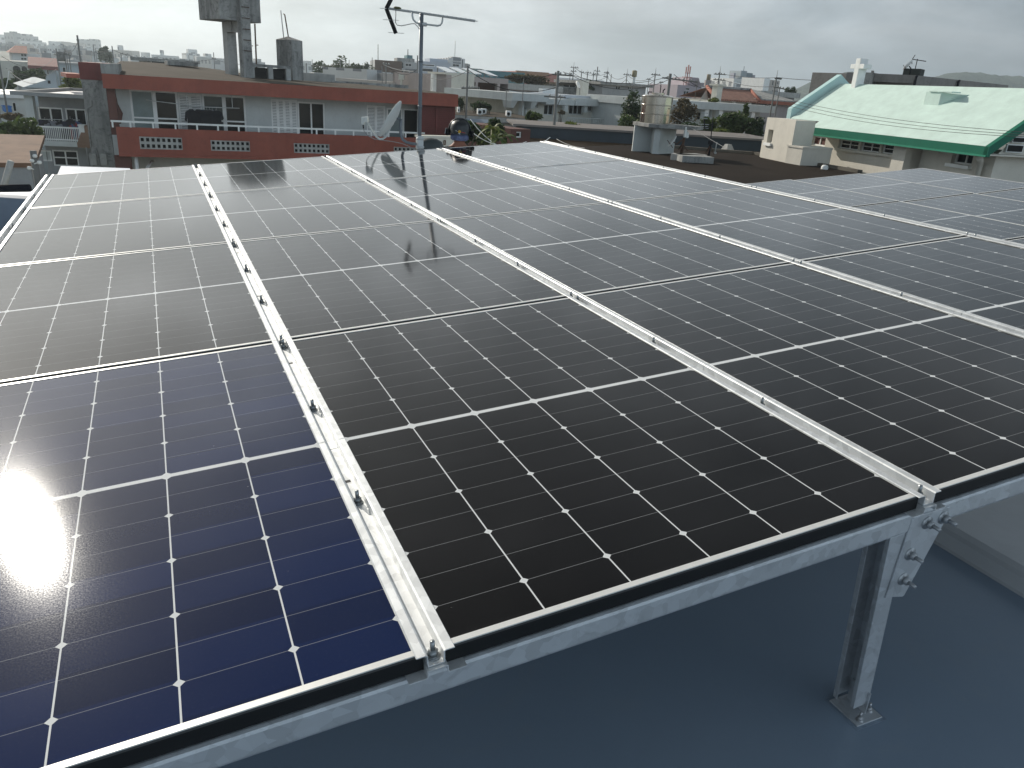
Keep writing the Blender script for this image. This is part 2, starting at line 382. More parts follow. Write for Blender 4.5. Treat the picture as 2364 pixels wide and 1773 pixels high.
for x, z in ((.6019, -.080), (.654, -.0805), (.568, -.1565), (.5636, -.226)):
    o = bolt_mesh().obj('bolt', M_boltg, post); o.matrix_local = T(x, gu - .0045, z) @ Matrix.Rotation(math.radians(90), 4, 'X') @ Matrix.Scale(1.05, 4)
    m = MB(); m.cyl((0, 0, 0), (0, 0, .0018), .0158, n=18); q = m.obj('washer', M_boltg, o)
I_ = AM.inverted(); b_ = MB(); b_.X = I_; b_.box(.538, .625, -.858, -.765, FZ + .0005, FZ + .0045); b_.box(.588, .5915, -.835, -.775, FZ + .0045, FZ + .07); b_.obj('base_plate', M_steel, post, bevel=.001)
for x, y in ((.607, -.79), (.607, -.83), (.558, -.845)):
    o = bolt_mesh().obj('bolt', M_boltg, post); o.matrix_local = I_ @ T(x, y, FZ + .0045) @ Matrix.Scale(.75, 4)
m = MB(); m.X = I_; m.box(.530, .633, -.866, -.757, FZ + .0002, FZ + .0009); m.obj('sealant_pad', mat('grey_sealant', (.24, .30, .37), .8, .3, 40), post)

# roof floor
bR = NB('roof_paint')
c = bR.mix(bR.ramp(bR.noise(.7, 6, .6), .3, .75), (.215, .285, .37), (.275, .345, .43))
c = bR.mix(bR.math('MULTIPLY', bR.ramp(bR.noise(2.2, 8, .75, dist=1.5), .55, .75), .45), c, (.29, .33, .37))
bR.set('Base Color', c); bR.set('Roughness', bR.math('ADD', bR.math('MULTIPLY', bR.noise(1.6, 6), .3), .2)); bR.set('Specular IOR Level', .5); bR.bump(bR.noise(9, 6, .6), .25, .006)
M_roof = bR.m
RX0, RX1, RY0, RY1 = -3.3, 10.2, -4.0, 8.4
m = MB(); m.box(RX0, RX1, RY0, RY1, FZ - .25, FZ); struct('roof_floor', m, M_roof)
# raised and coated roof step on the right, rounded edge
m = MB(); e = .055; r_ = .03
prof = [(1.50, FZ + .0005), (1.512, FZ + .006), (1.522, FZ + e - .026), (1.53, FZ + e - .010), (1.545, FZ + e - .001), (1.58, FZ + e + .003), (1.75, FZ + e), (4.2, FZ + e - .002), (4.2, FZ + .0005)]
m.extrude(prof, -3.5, 8.0)
M_step = mat('roof_step_paint', (.52, .54, .56), .27, .16, 1.3, bump=.12)
struct('roof_step', m, M_step)
# house walls under the roof (so the roof is a real building)
m = MB(); m.box(RX0 + .15, RX1 - .15, RY0 + .15, RY1 - .15, GZ, FZ - .25)
M_house = mat('house_wall', (.5, .5, .48), .85, .2, 1, streak=.4)
hb = m.obj('house_block', M_house); tag(hb, 'painted concrete house carrying the solar arrays on its roof', 'house')
# ------------------------------------------------------------------ helpers: facades seen in the photo
class Fac:
    """vertical plane through two points; local x along it, y away from the viewer, z up (world height)"""
    def __init__(s, a, b, drop=True):
        s.A = Vector((a.x, a.y, 0)); d = Vector((b.x - a.x, b.y - a.y, 0)); s.L = d.length; s.e = d.normalized()
        s.n = Vector((-s.e.y, s.e.x, 0))
        s.M = Matrix(((s.e.x, s.n.x, 0, s.A.x), (s.e.y, s.n.y, 0, s.A.y), (0, 0, 1, 0), (0, 0, 0, 1)))
    def hit(s, px, py, y=0.0):
        r = ray(px, py); q = s.A + s.n * y - CAM; t = (q.x * s.n.x + q.y * s.n.y) / (r.x * s.n.x + r.y * s.n.y); p = CAM + r * t
        return (p - s.A).dot(s.e), p.z
    def x(s, px, py, y=0.0): return s.hit(px, py, y)[0]
    def z(s, px, py, y=0.0): return s.hit(px, py, y)[1]
    def rect(s, x0, y0, x1, y1, y=0.0):
        """photo rectangle -> (s0,s1,z0,z1) on the plane at inset y, measured through its centre lines"""
        ym = (y0 + y1) / 2; xm = (x0 + x1) / 2
        return (s.x(x0, ym, y), s.x(x1, ym, y), s.z(xm, y1, y), s.z(xm, y0, y))

M_glassd = mat('window_glass', (.010, .013, .016), .08, .3, .8, spec=.22)
M_glasst = mat('window_glass_pale', (.22, .28, .28), .12, .35, .9, spec=.3)
M_glassg = mat('window_glass_grey', (.06, .08, .08), .1, .35, .9, spec=.3)
M_white = mat('white_paint', (.82, .83, .81), .55, .12, 3)
M_alu = mat('aluminium_frame', (.55, .57, .57), .4, .1, 4, metal=.3)
M_shade = mat('louvre_gap_shade', (.10, .11, .115), .8, .2, 2)  # dark colour of a sheet standing in for shade behind the slats
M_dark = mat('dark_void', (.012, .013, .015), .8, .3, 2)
M_conc = mat('weathered_concrete', (.36, .36, .345), .9, .3, 1.2, streak=.75, grime=(.045, .05, .055), bump=.2)
M_conc2 = mat('pale_concrete', (.46, .46, .44), .9, .22, .9, streak=.4, grime=(.12, .12, .11), bump=.15)
M_cream = mat('cream_wall', (.58, .57, .51), .85, .12, .8, streak=.18, grime=(.2, .2, .17))
M_pale = mat('pale_wall', (.56, .59, .58), .85, .12, .7, streak=.15, grime=(.2, .2, .2))
M_terra = mat('terracotta_paint', (.33, .098, .068), .8, .22, .6, streak=.28, grime=(.13, .05, .045), bump=.1)
M_terra2 = mat('maroon_paint', (.20, .06, .055), .8, .25, .6, streak=.25, grime=(.07, .03, .03))
M_roofbrown = mat('brown_roof_membrane', (.088, .072, .055), .95, .3, .5, streak=.0, fine=.25, bump=.3, spec=.08)
M_black = mat('black_cloth', (.012, .013, .018), .9, .2, 5)
M_cloths = [M_black, mat('navy_cloth', (.02, .025, .05), .9, .2, 5), mat('grey_cloth', (.2, .21, .24), .9, .2, 5), mat('red_cloth', (.28, .04, .05), .9, .2, 5), mat('blue_cloth', (.05, .09, .2), .9, .2, 5)]
M_brownp = mat('brown_column_paint', (.13, .06, .05), .8, .2, 2)
M_rust = mat('rusty_iron', (.11, .065, .045), .9, .4, 12)
M_pole = mat('pole_concrete', (.20, .20, .19), .9, .25, 2)
M_wire = mat('cable_black', (.02, .02, .022), .7, .1, 5)
M_wireg = mat('cable_grey', (.30, .31, .31), .6, .1, 5)
M_ins = mat('insulator_porcelain', (.4, .4, .38), .4, .2, 5)

def window(root, r, y, n=2, mf=None, mg=None, fr=.05, mull=(), name='window', bars=0):
    """frame with its panes set in an opening r=(s0,s1,z0,z1) at depth y"""
    s0, s1, z0, z1 = r; m = MB(); d = .06
    m.box(s0, s1, y, y + d, z0, z0 + fr); m.box(s0, s1, y, y + d, z1 - fr, z1)
    for k in range(n + 1):
        c = s0 + (s1 - s0 - fr) * k / n; m.box(c, c + fr, y + .002 + .004 * (k % 2), y + d, z0 + fr, z1 - fr)
    for zz_ in mull: m.box(s0 + fr, s1 - fr, y + .012, y + d - .01, zz_, zz_ + fr * .8)
    for k in range(bars): zz_ = z0 + fr + (z1 - z0 - 2 * fr) * (k + 1) / (bars + 1); m.box(s0 + fr, s1 - fr, y + .02, y + d - .01, zz_, zz_ + .02)
    o = m.obj(name, mf or M_alu, root)
    g = MB(); g.box(s0 + .01, s1 - .01, y + d * .6, y + d * .75, z0 + .01, z1 - .01); g.obj('pane', mg or M_glassd, o)
    return o
def louvre(root, r, y, n=22, mt=None, split=2, name='louvre_shutter'):
    s0, s1, z0, z1 = r; m = MB(); fr = .05
    for k in range(split):
        a = s0 + (s1 - s0) * k / split; b = s0 + (s1 - s0) * (k + 1) / split
        m.box(a, a + fr, y, y + .05, z0, z1); m.box(b - fr, b - .002, y, y + .05, z0, z1); m.box(a + fr, b - fr, y, y + .05, z0, z0 + fr * 1.4); m.box(a + fr, b - fr, y, y + .05, z1 - fr * 1.4, z1)
        for i in range(n):
            zc = z0 + fr * 1.4 + (z1 - z0 - fr * 2.8) * (i + .5) / n; h = (z1 - z0) / n * .62
            m.hexa([(a + fr, y + .012, zc - h / 2), (b - fr, y + .012, zc - h / 2), (b - fr, y + .02, zc - h / 2), (a + fr, y + .02, zc - h / 2), (a + fr, y + .028, zc + h / 2), (b - fr, y + .028, zc + h / 2), (b - fr, y + .036, zc + h / 2), (a + fr, y + .036, zc + h / 2)])
    o = m.obj(name, mt or M_white, root); g = MB(); g.box(s0 + .02, s1 - .02, y + .055, y + .075, z0 + .02, z1 - .02); g.obj('slat_gap_shade', M_shade, o); return o
def garment(name, label, F, s, z, y, w, h, mt, kind='shirt'):
    """flat-hung shirt with sleeves and a hanger, some depth and folds"""
    root = thing(name, label, 'clothing', F.M @ T(s, y, z), 'washing hung on the balcony rod' if 'balcony rod' in label else 'washing on the grey house balcony')
    m = MB(); N = 8
    out = [(-.12 * w, 0), (-.5 * w, -.10 * h), (-.62 * w, -.42 * h), (-.44 * w, -.45 * h), (-.38 * w, -.3 * h), (-.42 * w, -h), (.42 * w, -h), (.38 * w, -.3 * h), (.44 * w, -.45 * h), (.62 * w, -.42 * h), (.5 * w, -.10 * h), (.12 * w, 0)]
    n = len(out); q = [(a, -.035 + .02 * math.sin(9 * a / w + s * 7) , b) for a, b in out]; q2 = [(a, .035 + .02 * math.sin(9 * a / w + s * 7), b) for a, b in out]
    m.add(q + q2, [tuple(range(n)), tuple(range(n, 2 * n))[::-1]] + [(i, n + i, n + (i + 1) % n, (i + 1) % n) for i in range(n)])
    m.obj('fabric', mt, root)
    k = MB(); k.tube([(-.3 * w, 0, -.05), (0, 0, .02), (.3 * w, 0, -.05)], .006, 4); k.tube([(0, 0, .02), (0, 0, .08), (.02, 0, .1)], .005, 4); k.obj('hanger', M_alu, root)
    return root

# ------------------------------------------------------------------ the terracotta apartment house
F = Fac(W(234, 167, 29.0), W(1058, 222, 34.2)); X = F.hit
root = thing('apartment_house', 'two storey apartment house with terracotta fascia and balcony wall behind the array', 'house', F.M)
L = F.L; zt = F.z(400, 176.5); zf = F.z(236, 199.5); zf = (F.z(236, 199) + F.z(1055, 250.5)) / 2; zt = (F.z(232, 165) + F.z(1058, 222.5)) / 2
zpt = (F.z(246, 291.1) + F.z(560, 305)) / 2; zpb = (F.z(254, 351.2) + F.z(560, 362)) / 2; zr = (F.z(246, 275.5) + F.z(560, 295)) / 2
YW = 1.25; DEEP = 10.0
# roof slab: weathered membrane with a slight hump towards the back left
m = MB(); nx, ny = 24, 10; vs = []
for j in range(ny + 1):
    for i in range(nx + 1):
        a, b = i / nx, j / ny; lift = .42 * b * max(0, 1 - a * 1.05) * (1 + .35 * math.sin(a * 9)) + .03 * math.sin(a * 13 + b * 3)* b
        vs.append((.05 + a * (L - .1), .02 + b * DEEP, zt + .004 + lift))
m.add(vs, [(j * (nx + 1) + i, j * (nx + 1) + i + 1, (j + 1) * (nx + 1) + i + 1, (j + 1) * (nx + 1) + i) for j in range(ny) for i in range(nx)], True)
m.obj('roof', M_roofbrown, root)
m = MB(); m.box(0, L, 0, .22, zf, zt); m.box(0, .22, .22, DEEP, zf, zt); m.box(L - .22, L, .22, DEEP, zf, zt); m.box(.22, L - .22, .22, DEEP, zf + .12, zt - .12); m.obj('fascia', M_terra, root)
# balcony parapet with pierced block panels
vents = [(322.5, 316.5, 420.8, 345), (486.8, 325, 577, 349), (678.5, 331.6, 760.7, 354), (909, 340, 985, 361)]
vr = [F.rect(*v) for v in vents]
m = MB(); m.wall(.25, L - 1.4, zpb, zpt, 0, .15, vr); m.box(.25, L - 1.4, .15, .17, zpt - .02, zpt); m.box(.25, L - 1.4, 0, YW, zpb - .12, zpb - .004); m.obj('balcony_wall', M_terra, root)
for r in vr:
    m = MB(); a, b, c, d = r; n = 8; hs = []; w = (b - a) / n; h = (d - c) / 2
    for i in range(n):
        for j in range(2): hs.append((a + w * (i + .24), a + w * (i + .82), c + h * (j + .2), c + h * (j + .78)))
    m.wall(a, b, c, d, .02, .10, hs); m.obj('pierced_block_panel', M_conc2, root)
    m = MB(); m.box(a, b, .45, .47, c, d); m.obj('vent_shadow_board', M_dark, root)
m = MB(); m.box(.1, L - 1.4, .03, .09, zr - .03, zr + .035)
for px in (260, 301.5, 354, 405.6, 455.6, 504, 551.8, 598, 644, 688.8, 731.7, 775, 817, 858, 897.7, 937): s_ = F.x(px, 291 + (px - 246) * .0445); m.box(s_ - .03, s_ + .03, .035, .085, zpt - .02, zr - .03)
m.obj('handrail', M_white, root)
# upper wall behind the balcony with openings
ops = {'w1': (303, 209, 412, 300), 'l1': (414, 217, 467, 300), 'w2': (469, 220, 568, 306), 'l2': (627, 230, 687, 312), 'w3': (688, 236, 750, 316), 'l3': (847, 244, 889, 322), 'w4': (893, 250, 929, 325), 'd4': (931, 252, 966, 328)}
rr = {k: F.rect(*v, y=YW) for k, v in ops.items()}
zfl = zpb + .02
for k in rr: a, b, c, d = rr[k]; rr[k] = (a, b, max(zfl + .05, min(c, zpt - .35)), d)
m = MB(); m.wall(.2, L - 1.5, zpb, zf + .12, YW, .12, list(rr.values())); m.box(.2, L - .3, YW + .8, DEEP - .2, zpb, zf + .12); m.box(.0, .2, YW, DEEP, GZ, zf + .12); m.obj('upper_wall', M_pale, root)
for k_ in ('w1', 'w2'):
    a, b, c, d = rr[k_]; h_ = (a + b) / 2
    window(root, (a, h_ - .001, c, d), YW + .02, 1, M_white, M_glasst if k_ == 'w1' else M_glassg, .07, (c + .6,)); window(root, (h_, b, c, d), YW + .026, 1, M_white, M_glassd, .07, (c + .6,))
window(root, rr['w3'], YW + .02, 2, M_white, M_glassd, .06); window(root, rr['w4'], YW + .02, 1, M_white, M_glasst, .06); window(root, rr['d4'], YW + .02, 1, M_white, M_glassd, .05)
for k in ('l1', 'l2', 'l3'): louvre(root, rr[k], YW + .02, 24, M_white, 4 if k == 'l2' else 2)
# slatted screen at the right end
a, b, c, d = F.rect(973, 246, 1050, 330, y=.3); c = zpb - .1; d = zf + .02
m = MB(); n = 30
for i in range(n): zc = c + (d - c) * i / n; m.box(a, b, .30 + .05 * (i % 2), .34 + .05 * (i % 2), zc, zc + (d - c) / n * .7)
m.box(a + (b - a) * .42, a + (b - a) * .46, .26, .3, c, d); m.box(b - .05, b, .3, 2.5, c, d); m.box(a, b, .45, .5, c, d)
m.obj('slatted_screen', M_terra2, root)
m = MB(); m.box(.06, .62, .30, .62, zpb - 3.2, zpb - .13); m.box(.06, .34, .30, .62, zpt - .3, zf); m.obj('column', M_brownp, root)
m = MB(); m.wall(.2, L - .3, GZ, zpb - .12, YW + .35, .1, []); m.box(.2, L - .3, YW + .8, DEEP - .2, GZ, zpb - .12); m.obj('lower_wall', M_cream, root)
m = MB(); m.cyl((.78, .35, zpb - 3), (.78, .35, zpb - .13), .07); m.tube([(.78, .35, zpb - 1.0), (1.15, .7, zpb - .55), (1.3, 1.2, zpb - .4)], .06, 8); m.obj('drain_pipe', M_white, root)
m = MB(); s_, z_ = F.hit(255, 168); m.box(s_ - .30, s_ + .28, .01, .5, zt + .005, zt + .34); m.box(s_ - .0, s_ + .24, .5, 2.3, zt + .01, zt + .36); m.obj('roof_kerb', M_conc, root)
# brown cloth hanging in the left opening
m = MB(); pts = [(265, 204), (272, 240), (284, 262), (280, 285), (262, 290), (254, 262), (251, 230), (250, 202)]
q = [F.hit(px, py, .7) for px, py in pts]; n = len(q)
m.add([(s_, .66 + .05 * math.sin(i * 1.7), z_) for i, (s_, z_) in enumerate(q)] + [(s_, .72 + .05 * math.sin(i * 1.7), z_) for i, (s_, z_) in enumerate(q)], [tuple(range(n)), tuple(range(n, 2 * n))[::-1]] + [(i, n + i, n + (i + 1) % n, (i + 1) % n) for i in range(n)])
cl = m.obj('hanging_cloth', M_brownp, None, F.M); tag(cl, 'dark brown cloth hanging at the left end of the terracotta balcony', 'cloth')
# clothes rods and shirts
def rod(p, q, y, label):
    a = F.hit(*p, y); b = F.hit(*q, y); m = MB(); m.tube([(a[0], y, a[1]), (b[0], y, b[1])], .016, 6)
    for k in (.12, .88): s_ = a[0] + (b[0] - a[0]) * k; z_ = a[1] + (b[1] - a[1]) * k; m.cyl((s_, y, z_), (s_, y, zf), .012, n=5)
    o = m.obj('clothes_rod', M_alu, None, F.M); tag(o, label, 'clothes rod')
rod((337, 231), (470, 247), .75, 'clothes rod in front of the left sliding door on the terracotta balcony'); rod((415, 245), (553, 250), .62, 'clothes rod carrying black shirts on the terracotta balcony')
for i, (px, py, w, h, k) in enumerate([(441, 250, .42, 1.0, 0), (458, 251, .46, .95, 0), (468, 251.5, .5, 1.1, 1), (477, 252, .5, 1.05, 0), (484, 252, .46, 1.1, 0), (490, 252.5, .36, 1.0, 2), (499, 253, .42, .7, 0)]):
    s_, z_ = F.hit(px, py, .62); lab = ['black shirt at the left end of the balcony rod', 'black t-shirt second on the balcony rod beside the first black shirt', 'navy shirt in the dark bunch on the balcony rod', 'black shirt in the middle of the bunch on the balcony rod', 'long black shirt right of the middle on the balcony rod', 'narrow grey shirt near the right of the balcony rod', 'short black t-shirt at the right end of the balcony rod'][i]
    garment('shirt', lab, F, s_, z_ - .03, .62 + .02 * (i % 3), w, h, M_cloths[k])

# wing wall at the left end with meter boxes
G = Fac(W(183, 150, 30.6), W(238, 152, 30.9)); root = thing('wing_wall', 'grey stained concrete stair wall with maroon painted top at the left of the terracotta house', 'wall', G.M)
z0 = G.z(185, 183); zt2 = G.z(185, 143)
m = MB(); m.box(0, G.L, 0, 3.2, GZ, z0); m.obj('shaft', M_conc, root)
m = MB(); m.box(-.03, G.L + .02, -.03, 3.25, z0 + .003, zt2); m.obj('painted_top', M_terra2, root)
for px, nm in ((216, 0), (240, 1)):
    r = G.rect(px - 7.5, 354, px + 7.5, 380); m = MB(); m.box(r[0], r[1], -.16, -.002, r[2], r[3]); m.box(r[0] + .06, r[1] - .06, -.175, -.16, r[3] - .14, r[3] - .08); m.obj('meter_box', M_conc2, root, bevel=.01)
m = MB(); 
for px in (199, 222): a = G.hit(px, 340); b_ = G.hit(px + 9, 384); m.tube([(a[0], -.03, a[1]), (b_[0], -.03, b_[1])], .022, 6)
a = G.hit(211, 339); b_ = G.hit(225, 252); m.tube([(a[0], -.03, a[1]), (a[0] + .02, -.03, b_[1]), (a[0] + .2, -.03, b_[1] + .1), (a[0] + .22, -.03, b_[1] + .3)], .02, 6); m.obj('conduit', M_conc, root)
# terracotta canopy left of the wing wall
G2 = Fac(W(153, 172, 37), W(184, 174, 37.3)); m = MB(); r = G2.rect(153, 170.5, 190, 180); m.box(r[0], r[1], 0, 3, r[2], r[3]); o = m.obj('canopy', M_terra, None, G2.M); tag(o, 'orange brown flat canopy sticking out left of the stained stair wall', 'canopy')

# elevated concrete water tank on two pillars
H = Fac(W(507.5, 43.7, 35.0), W(603, 54, 36.2)); root = thing('water_tower', 'stained concrete water tank raised on two pillars on the terracotta house roof', 'water tower', H.M)
zb = (H.z(507.5, 43.7) + H.z(603, 54)) / 2; zroof = F.z(560, 153, 5.0)
m = MB(); m.box(0, H.L, 0, 2.3, zb, zb + 2.6); m.obj('tank', M_conc, root, bevel=.02)
s0 = H.x(547.5, 60); s1 = H.x(569.5, 60); zlow = zt + .1
m = MB(); m.box(s0, s1, -.42, -.004, zlow, zb + 2.4); m.obj('pillar', M_conc, root, bevel=.015)
t0 = H.x(523.5, 76, 1.5); t1 = H.x(545, 76, 1.5); m = MB(); m.box(t0, t1, 1.5, 2.0, zlow, zb - .002); m.obj('pillar', M_conc2, root, bevel=.015)
m = MB(); m.box(t0 - .04, s1, .9, 1.45, H.z(530, 74, 1.2), zb - .002); m.box(t0 + .02, t1 - .05, -.002, .9, zb - .42, zb - .002) ; m.obj('beam', M_conc2, root)
for k in range(9):
    z_ = zb - 1.15 + k * .42
    if z_ < zb + 2.2: m = MB(); m.tube([(s0 + .07, -.42, z_), (s0 + .07, -.50, z_), (s1 - .07, -.50, z_), (s1 - .07, -.42, z_)], .016, 5); m.obj('rung', M_rust, root)
for px, py, px2, py2 in ((573, 58, 579, 148), (588.5, 58, 591.5, 146)):
    a = H.hit(px, py, .8); b_ = H.hit(px2, py2, .8); m = MB(); m.tube([(a[0], .8, zb), (b_[0], .8, zlow)], .035, 7); m.cyl((b_[0], .8, b_[1] + .75), (b_[0] + .14, .8, b_[1] + .75), .02, n=6); m.obj('pipe', M_rust, root)

# chimney-like concrete block with rods
K1 = W(675.8, 163, 37.5); th = math.atan2(F.e.y, F.e.x)
KM = Matrix.Translation((K1.x, K1.y, 0)) @ Matrix.Rotation(th + math.radians(38), 4, 'Z')
Ka = Fac(K1, K1 + Vector((math.cos(th + math.radians(38)), math.sin(th + math.radians(38)), 0)))
root = thing('concrete_block', 'peeling black stained concrete roof block topped by two thin rods', 'roof block', Ka.M)
w2 = Ka.x(699.5, 130); Kb = Fac(K1, K1 + Ka.n); w1 = Kb.x(638.5, 130); ztop = Ka.z(675.8, 92.5)
m = MB(); m.box(0, w2, 0, w1, zt + .1, ztop)
m.add([(0, 0, ztop), (w2, 0, ztop), (w2, w1, ztop), (0, w1, ztop), (w2 * .4, w1 * .5, ztop + .16)], [(0, 1, 4), (1, 2, 4), (2, 3, 4), (3, 0, 4)]); m.obj('block', M_conc, root, bevel=.015)
m = MB(); m.cyl((w2 * .2, w1 * .62, ztop), (w2 * .2 - .12, w1 * .62, ztop + 1.2), .022, n=6); m.obj('rod', M_alu, root)
m = MB(); m.tube([(w2 * .45, w1 * .5, ztop + .1), (w2 * .2, w1 * .5, ztop + 1.02), (w2 * .1, w1 * .5, ztop + 1.06)], .028, 6); m.obj('rod', M_rust, root)
# low wall on posts beside it
B = Fac(W(578, 160, 36.0), W(672, 168, 36.9)); root = thing('roof_plinth', 'low concrete beam on short posts along the terracotta house roof', 'plinth', B.M)
zz0 = zt + .05; zz1 = B.z(625, 152); m = MB(); m.box(-.2, B.L, 0, .3, zz1 - .08, zz1 + .04); m.obj('beam', M_conc, root)
for px in (582.5, 625, 666): s_ = B.x(px, 158); m = MB(); m.box(s_ - .1, s_ + .1, .02, .28, zz0, zz1 - .08); m.obj('post', M_conc2, root)
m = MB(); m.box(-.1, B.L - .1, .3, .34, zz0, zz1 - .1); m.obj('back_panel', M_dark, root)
# hatch kerb further left on that roof, upstand along the back edge
B = Fac(W(387, 147, 37.5), W(457, 150, 38.2)); m = MB(); m.box(0, B.L, 0, .9, F.z(420, 152, 8), B.z(420, 142.5)); o = m.obj('roof_hatch', M_conc, None, B.M, .01); tag(o, 'dark low hatch kerb on the terracotta house roof', 'roof hatch')
B = Fac(W(773, 181, 40.6), W(943, 205, 42.5)); m = MB(); m.box(0, B.L, 0, .2, zt - .1, B.z(850, 191)); o = m.obj('roof_kerb', M_conc, None, B.M); tag(o, 'dark concrete kerb along the back right edge of the terracotta house roof', 'kerb')
B = Fac(W(700, 170, 40.2), W(773, 178, 40.6)); m = MB(); m.box(0, B.L, 0, .25, zt - .1, B.z(735, 170)); o = m.obj('roof_kerb', M_conc2, None, B.M); tag(o, 'pale concrete kerb along the back edge beside the stained roof block', 'kerb')
# ------------------------------------------------------------------ vegetation
def leafmat(name, c1, c2, tr=.35):
    b = NB(name); c = b.mix(b.ramp(b.noise(1.3, 3), .35, .65), c1, c2); c = b.mix(b.ramp(b.noise(9, 2), .4, .7), c, sc3(c1, .6))
    b.set('Base Color', c); b.set('Roughness', .6); b.set('Specular IOR Level', .3)
    t = b.n('ShaderNodeBsdfTranslucent'); b.l(c, t.inputs[0]); x = b.n('ShaderNodeMixShader'); x.inputs[0].default_value = tr; b.l(b.p.outputs[0], x.inputs[1]); b.l(t.outputs[0], x.inputs[2]); b.l(x.outputs[0], b.out.inputs[0]); return b.m
M_leafd = leafmat('leaf_dark', (.036, .062, .024), (.065, .10, .035))
M_leafm = leafmat('leaf_mid', (.06, .10, .028), (.12, .155, .045))
M_leafy = leafmat('leaf_yellow', (.10, .135, .03), (.20, .22, .06))
M_leafb = leafmat('leaf_brown', (.10, .085, .045), (.16, .12, .07))
M_bark = mat('bark', (.10, .08, .06), .95, .3, 6)
def crown_mb(rx, ry, rz, n, leaf, clumps=9, seed=0, squash=.5):
    g = random.Random(seed); m = MB(); cs = []
    for _ in range(clumps):
        while True:
            p = Vector((g.uniform(-1, 1), g.uniform(-1, 1), g.uniform(-1, 1)))
            if p.length < 1: break
        cs.append((p * .68, g.uniform(.28, .5)))
    for i in range(n):
        c, r = g.choice(cs); d = Vector((g.gauss(0, 1), g.gauss(0, 1), g.gauss(0, 1))).normalized() * r * (g.random() ** .4)
        p = c + d; p = Vector((p.x * rx, p.y * ry, p.z * rz))
        u = Vector((g.gauss(0, 1), g.gauss(0, 1), g.gauss(0, .6))).normalized(); w = u.cross(Vector((g.gauss(0, 1), g.gauss(0, 1), g.gauss(0, 1)))).normalized()
        a = leaf * g.uniform(.6, 1.3); u *= a; w *= a * .5
        m.quad(p - u, p + w * .9, p + u, p - w)
    return m
def tree(name, label, cat, px, py, d, w_px, h_px, mt, n=700, leaf=None, seed=0, group=None, trunk=True, ground=GZ, clumps=9, ratio=1.0):
    """crown centred on photo pixel (px,py) at depth d, w_px by h_px pixels"""
    c = W(px, py, d); k = d * 1.02 / FOC; rx, rz = w_px * k / 2, h_px * k / 2
    root = thing(name, label, cat, T(c.x, c.y, ground), group)
    o = crown_mb(rx * 1.12, rx * ratio, rz * 1.12, n, leaf or max(.06, rx * .13), clumps, seed).obj('crown', mt, root); o.location = (0, 0, c.z - ground)
    if trunk:
        m = MB(); h = c.z - ground; g = random.Random(seed)
        m.tube([(0, 0, 0), (g.uniform(-.1, .1), 0, h * .5), (g.uniform(-.2, .2), g.uniform(-.1, .1), h)], [max(.05, rx * .09), max(.04, rx * .07), max(.025, rx * .03)], 7)
        for k2 in range(5): a = g.uniform(0, 6.3); m.tube([(0, 0, h * (.7 + .05 * k2)), (math.cos(a) * rx * .6, math.sin(a) * rx * .6 * ratio, h + rz * g.uniform(-.1, .5))], [max(.03, rx * .045), .012], 5)
        m.obj('trunk', M_bark, root)
    return root

# ------------------------------------------------------------------ generic houses seen in the photo
def block(name, label, cat, a, b, depth, wm, wins=(), slab=None, sm=None, group=None, z0=None, inset=.1, sashes=2, pent=(), glass=None, frame=None, rail=None):
    """a, b = (px, py_top, view depth) of the left and right top corners of the front; wins = photo rects"""
    F = Fac(W(*a), W(*b)); zt = (W(*a).z + W(*b).z) / 2; z0 = GZ if z0 is None else z0
    root = thing(name, label, cat, F.M, group); m = MB(); L = F.L
    rs = []
    for w in wins:
        r = F.rect(*w[:4]); r = (max(.05, r[0]), min(L - .05, r[1]), r[2], min(zt - .05, r[3]))
        if r[1] - r[0] > .05 and r[3] - r[2] > .05: rs.append((r, w[4] if len(w) > 4 else sashes))
    m.wall(0, L, z0, zt - (slab[1] if slab else 0), 0, inset, [r for r, _ in rs])
    zz = zt - (slab[1] if slab else 0)
    m.quad((0, 0, z0), (0, 0, zz), (0, depth, zz), (0, depth, z0)); m.quad((L, 0, z0), (L, depth, z0), (L, depth, zz), (L, 0, zz)); m.quad((0, depth, z0), (0, depth, zz), (L, depth, zz), (L, depth, z0))
    if not slab: m.quad((0, 0, zz), (L, 0, zz), (L, depth, zz), (0, depth, zz))
    m.obj('wall', wm, root)
    if slab:
        q = MB(); o_, t_ = slab; q.box(-o_, L + o_, -o_, depth + o_, zz + .001, zt); q.obj('roof_slab', sm or wm, root)
    for r, n in rs:
        dpt = min(.06, inset * .6)
        window(root, r, dpt, n, frame or M_white, glass or M_glassd, max(.04, (r[1] - r[0]) * .03))
    for p in pent:      # (px0,py0,px1,inset y, depth, mat)
        r = F.rect(p[0], p[1], p[2], p[1] + 8, p[3]); q = MB(); q.box(r[0], r[1], p[3], p[3] + p[4], zt + .002, F.z((p[0] + p[2]) / 2, p[1], p[3])); q.obj('penthouse', p[5] if len(p) > 5 else wm, root)
    return root, F, zt

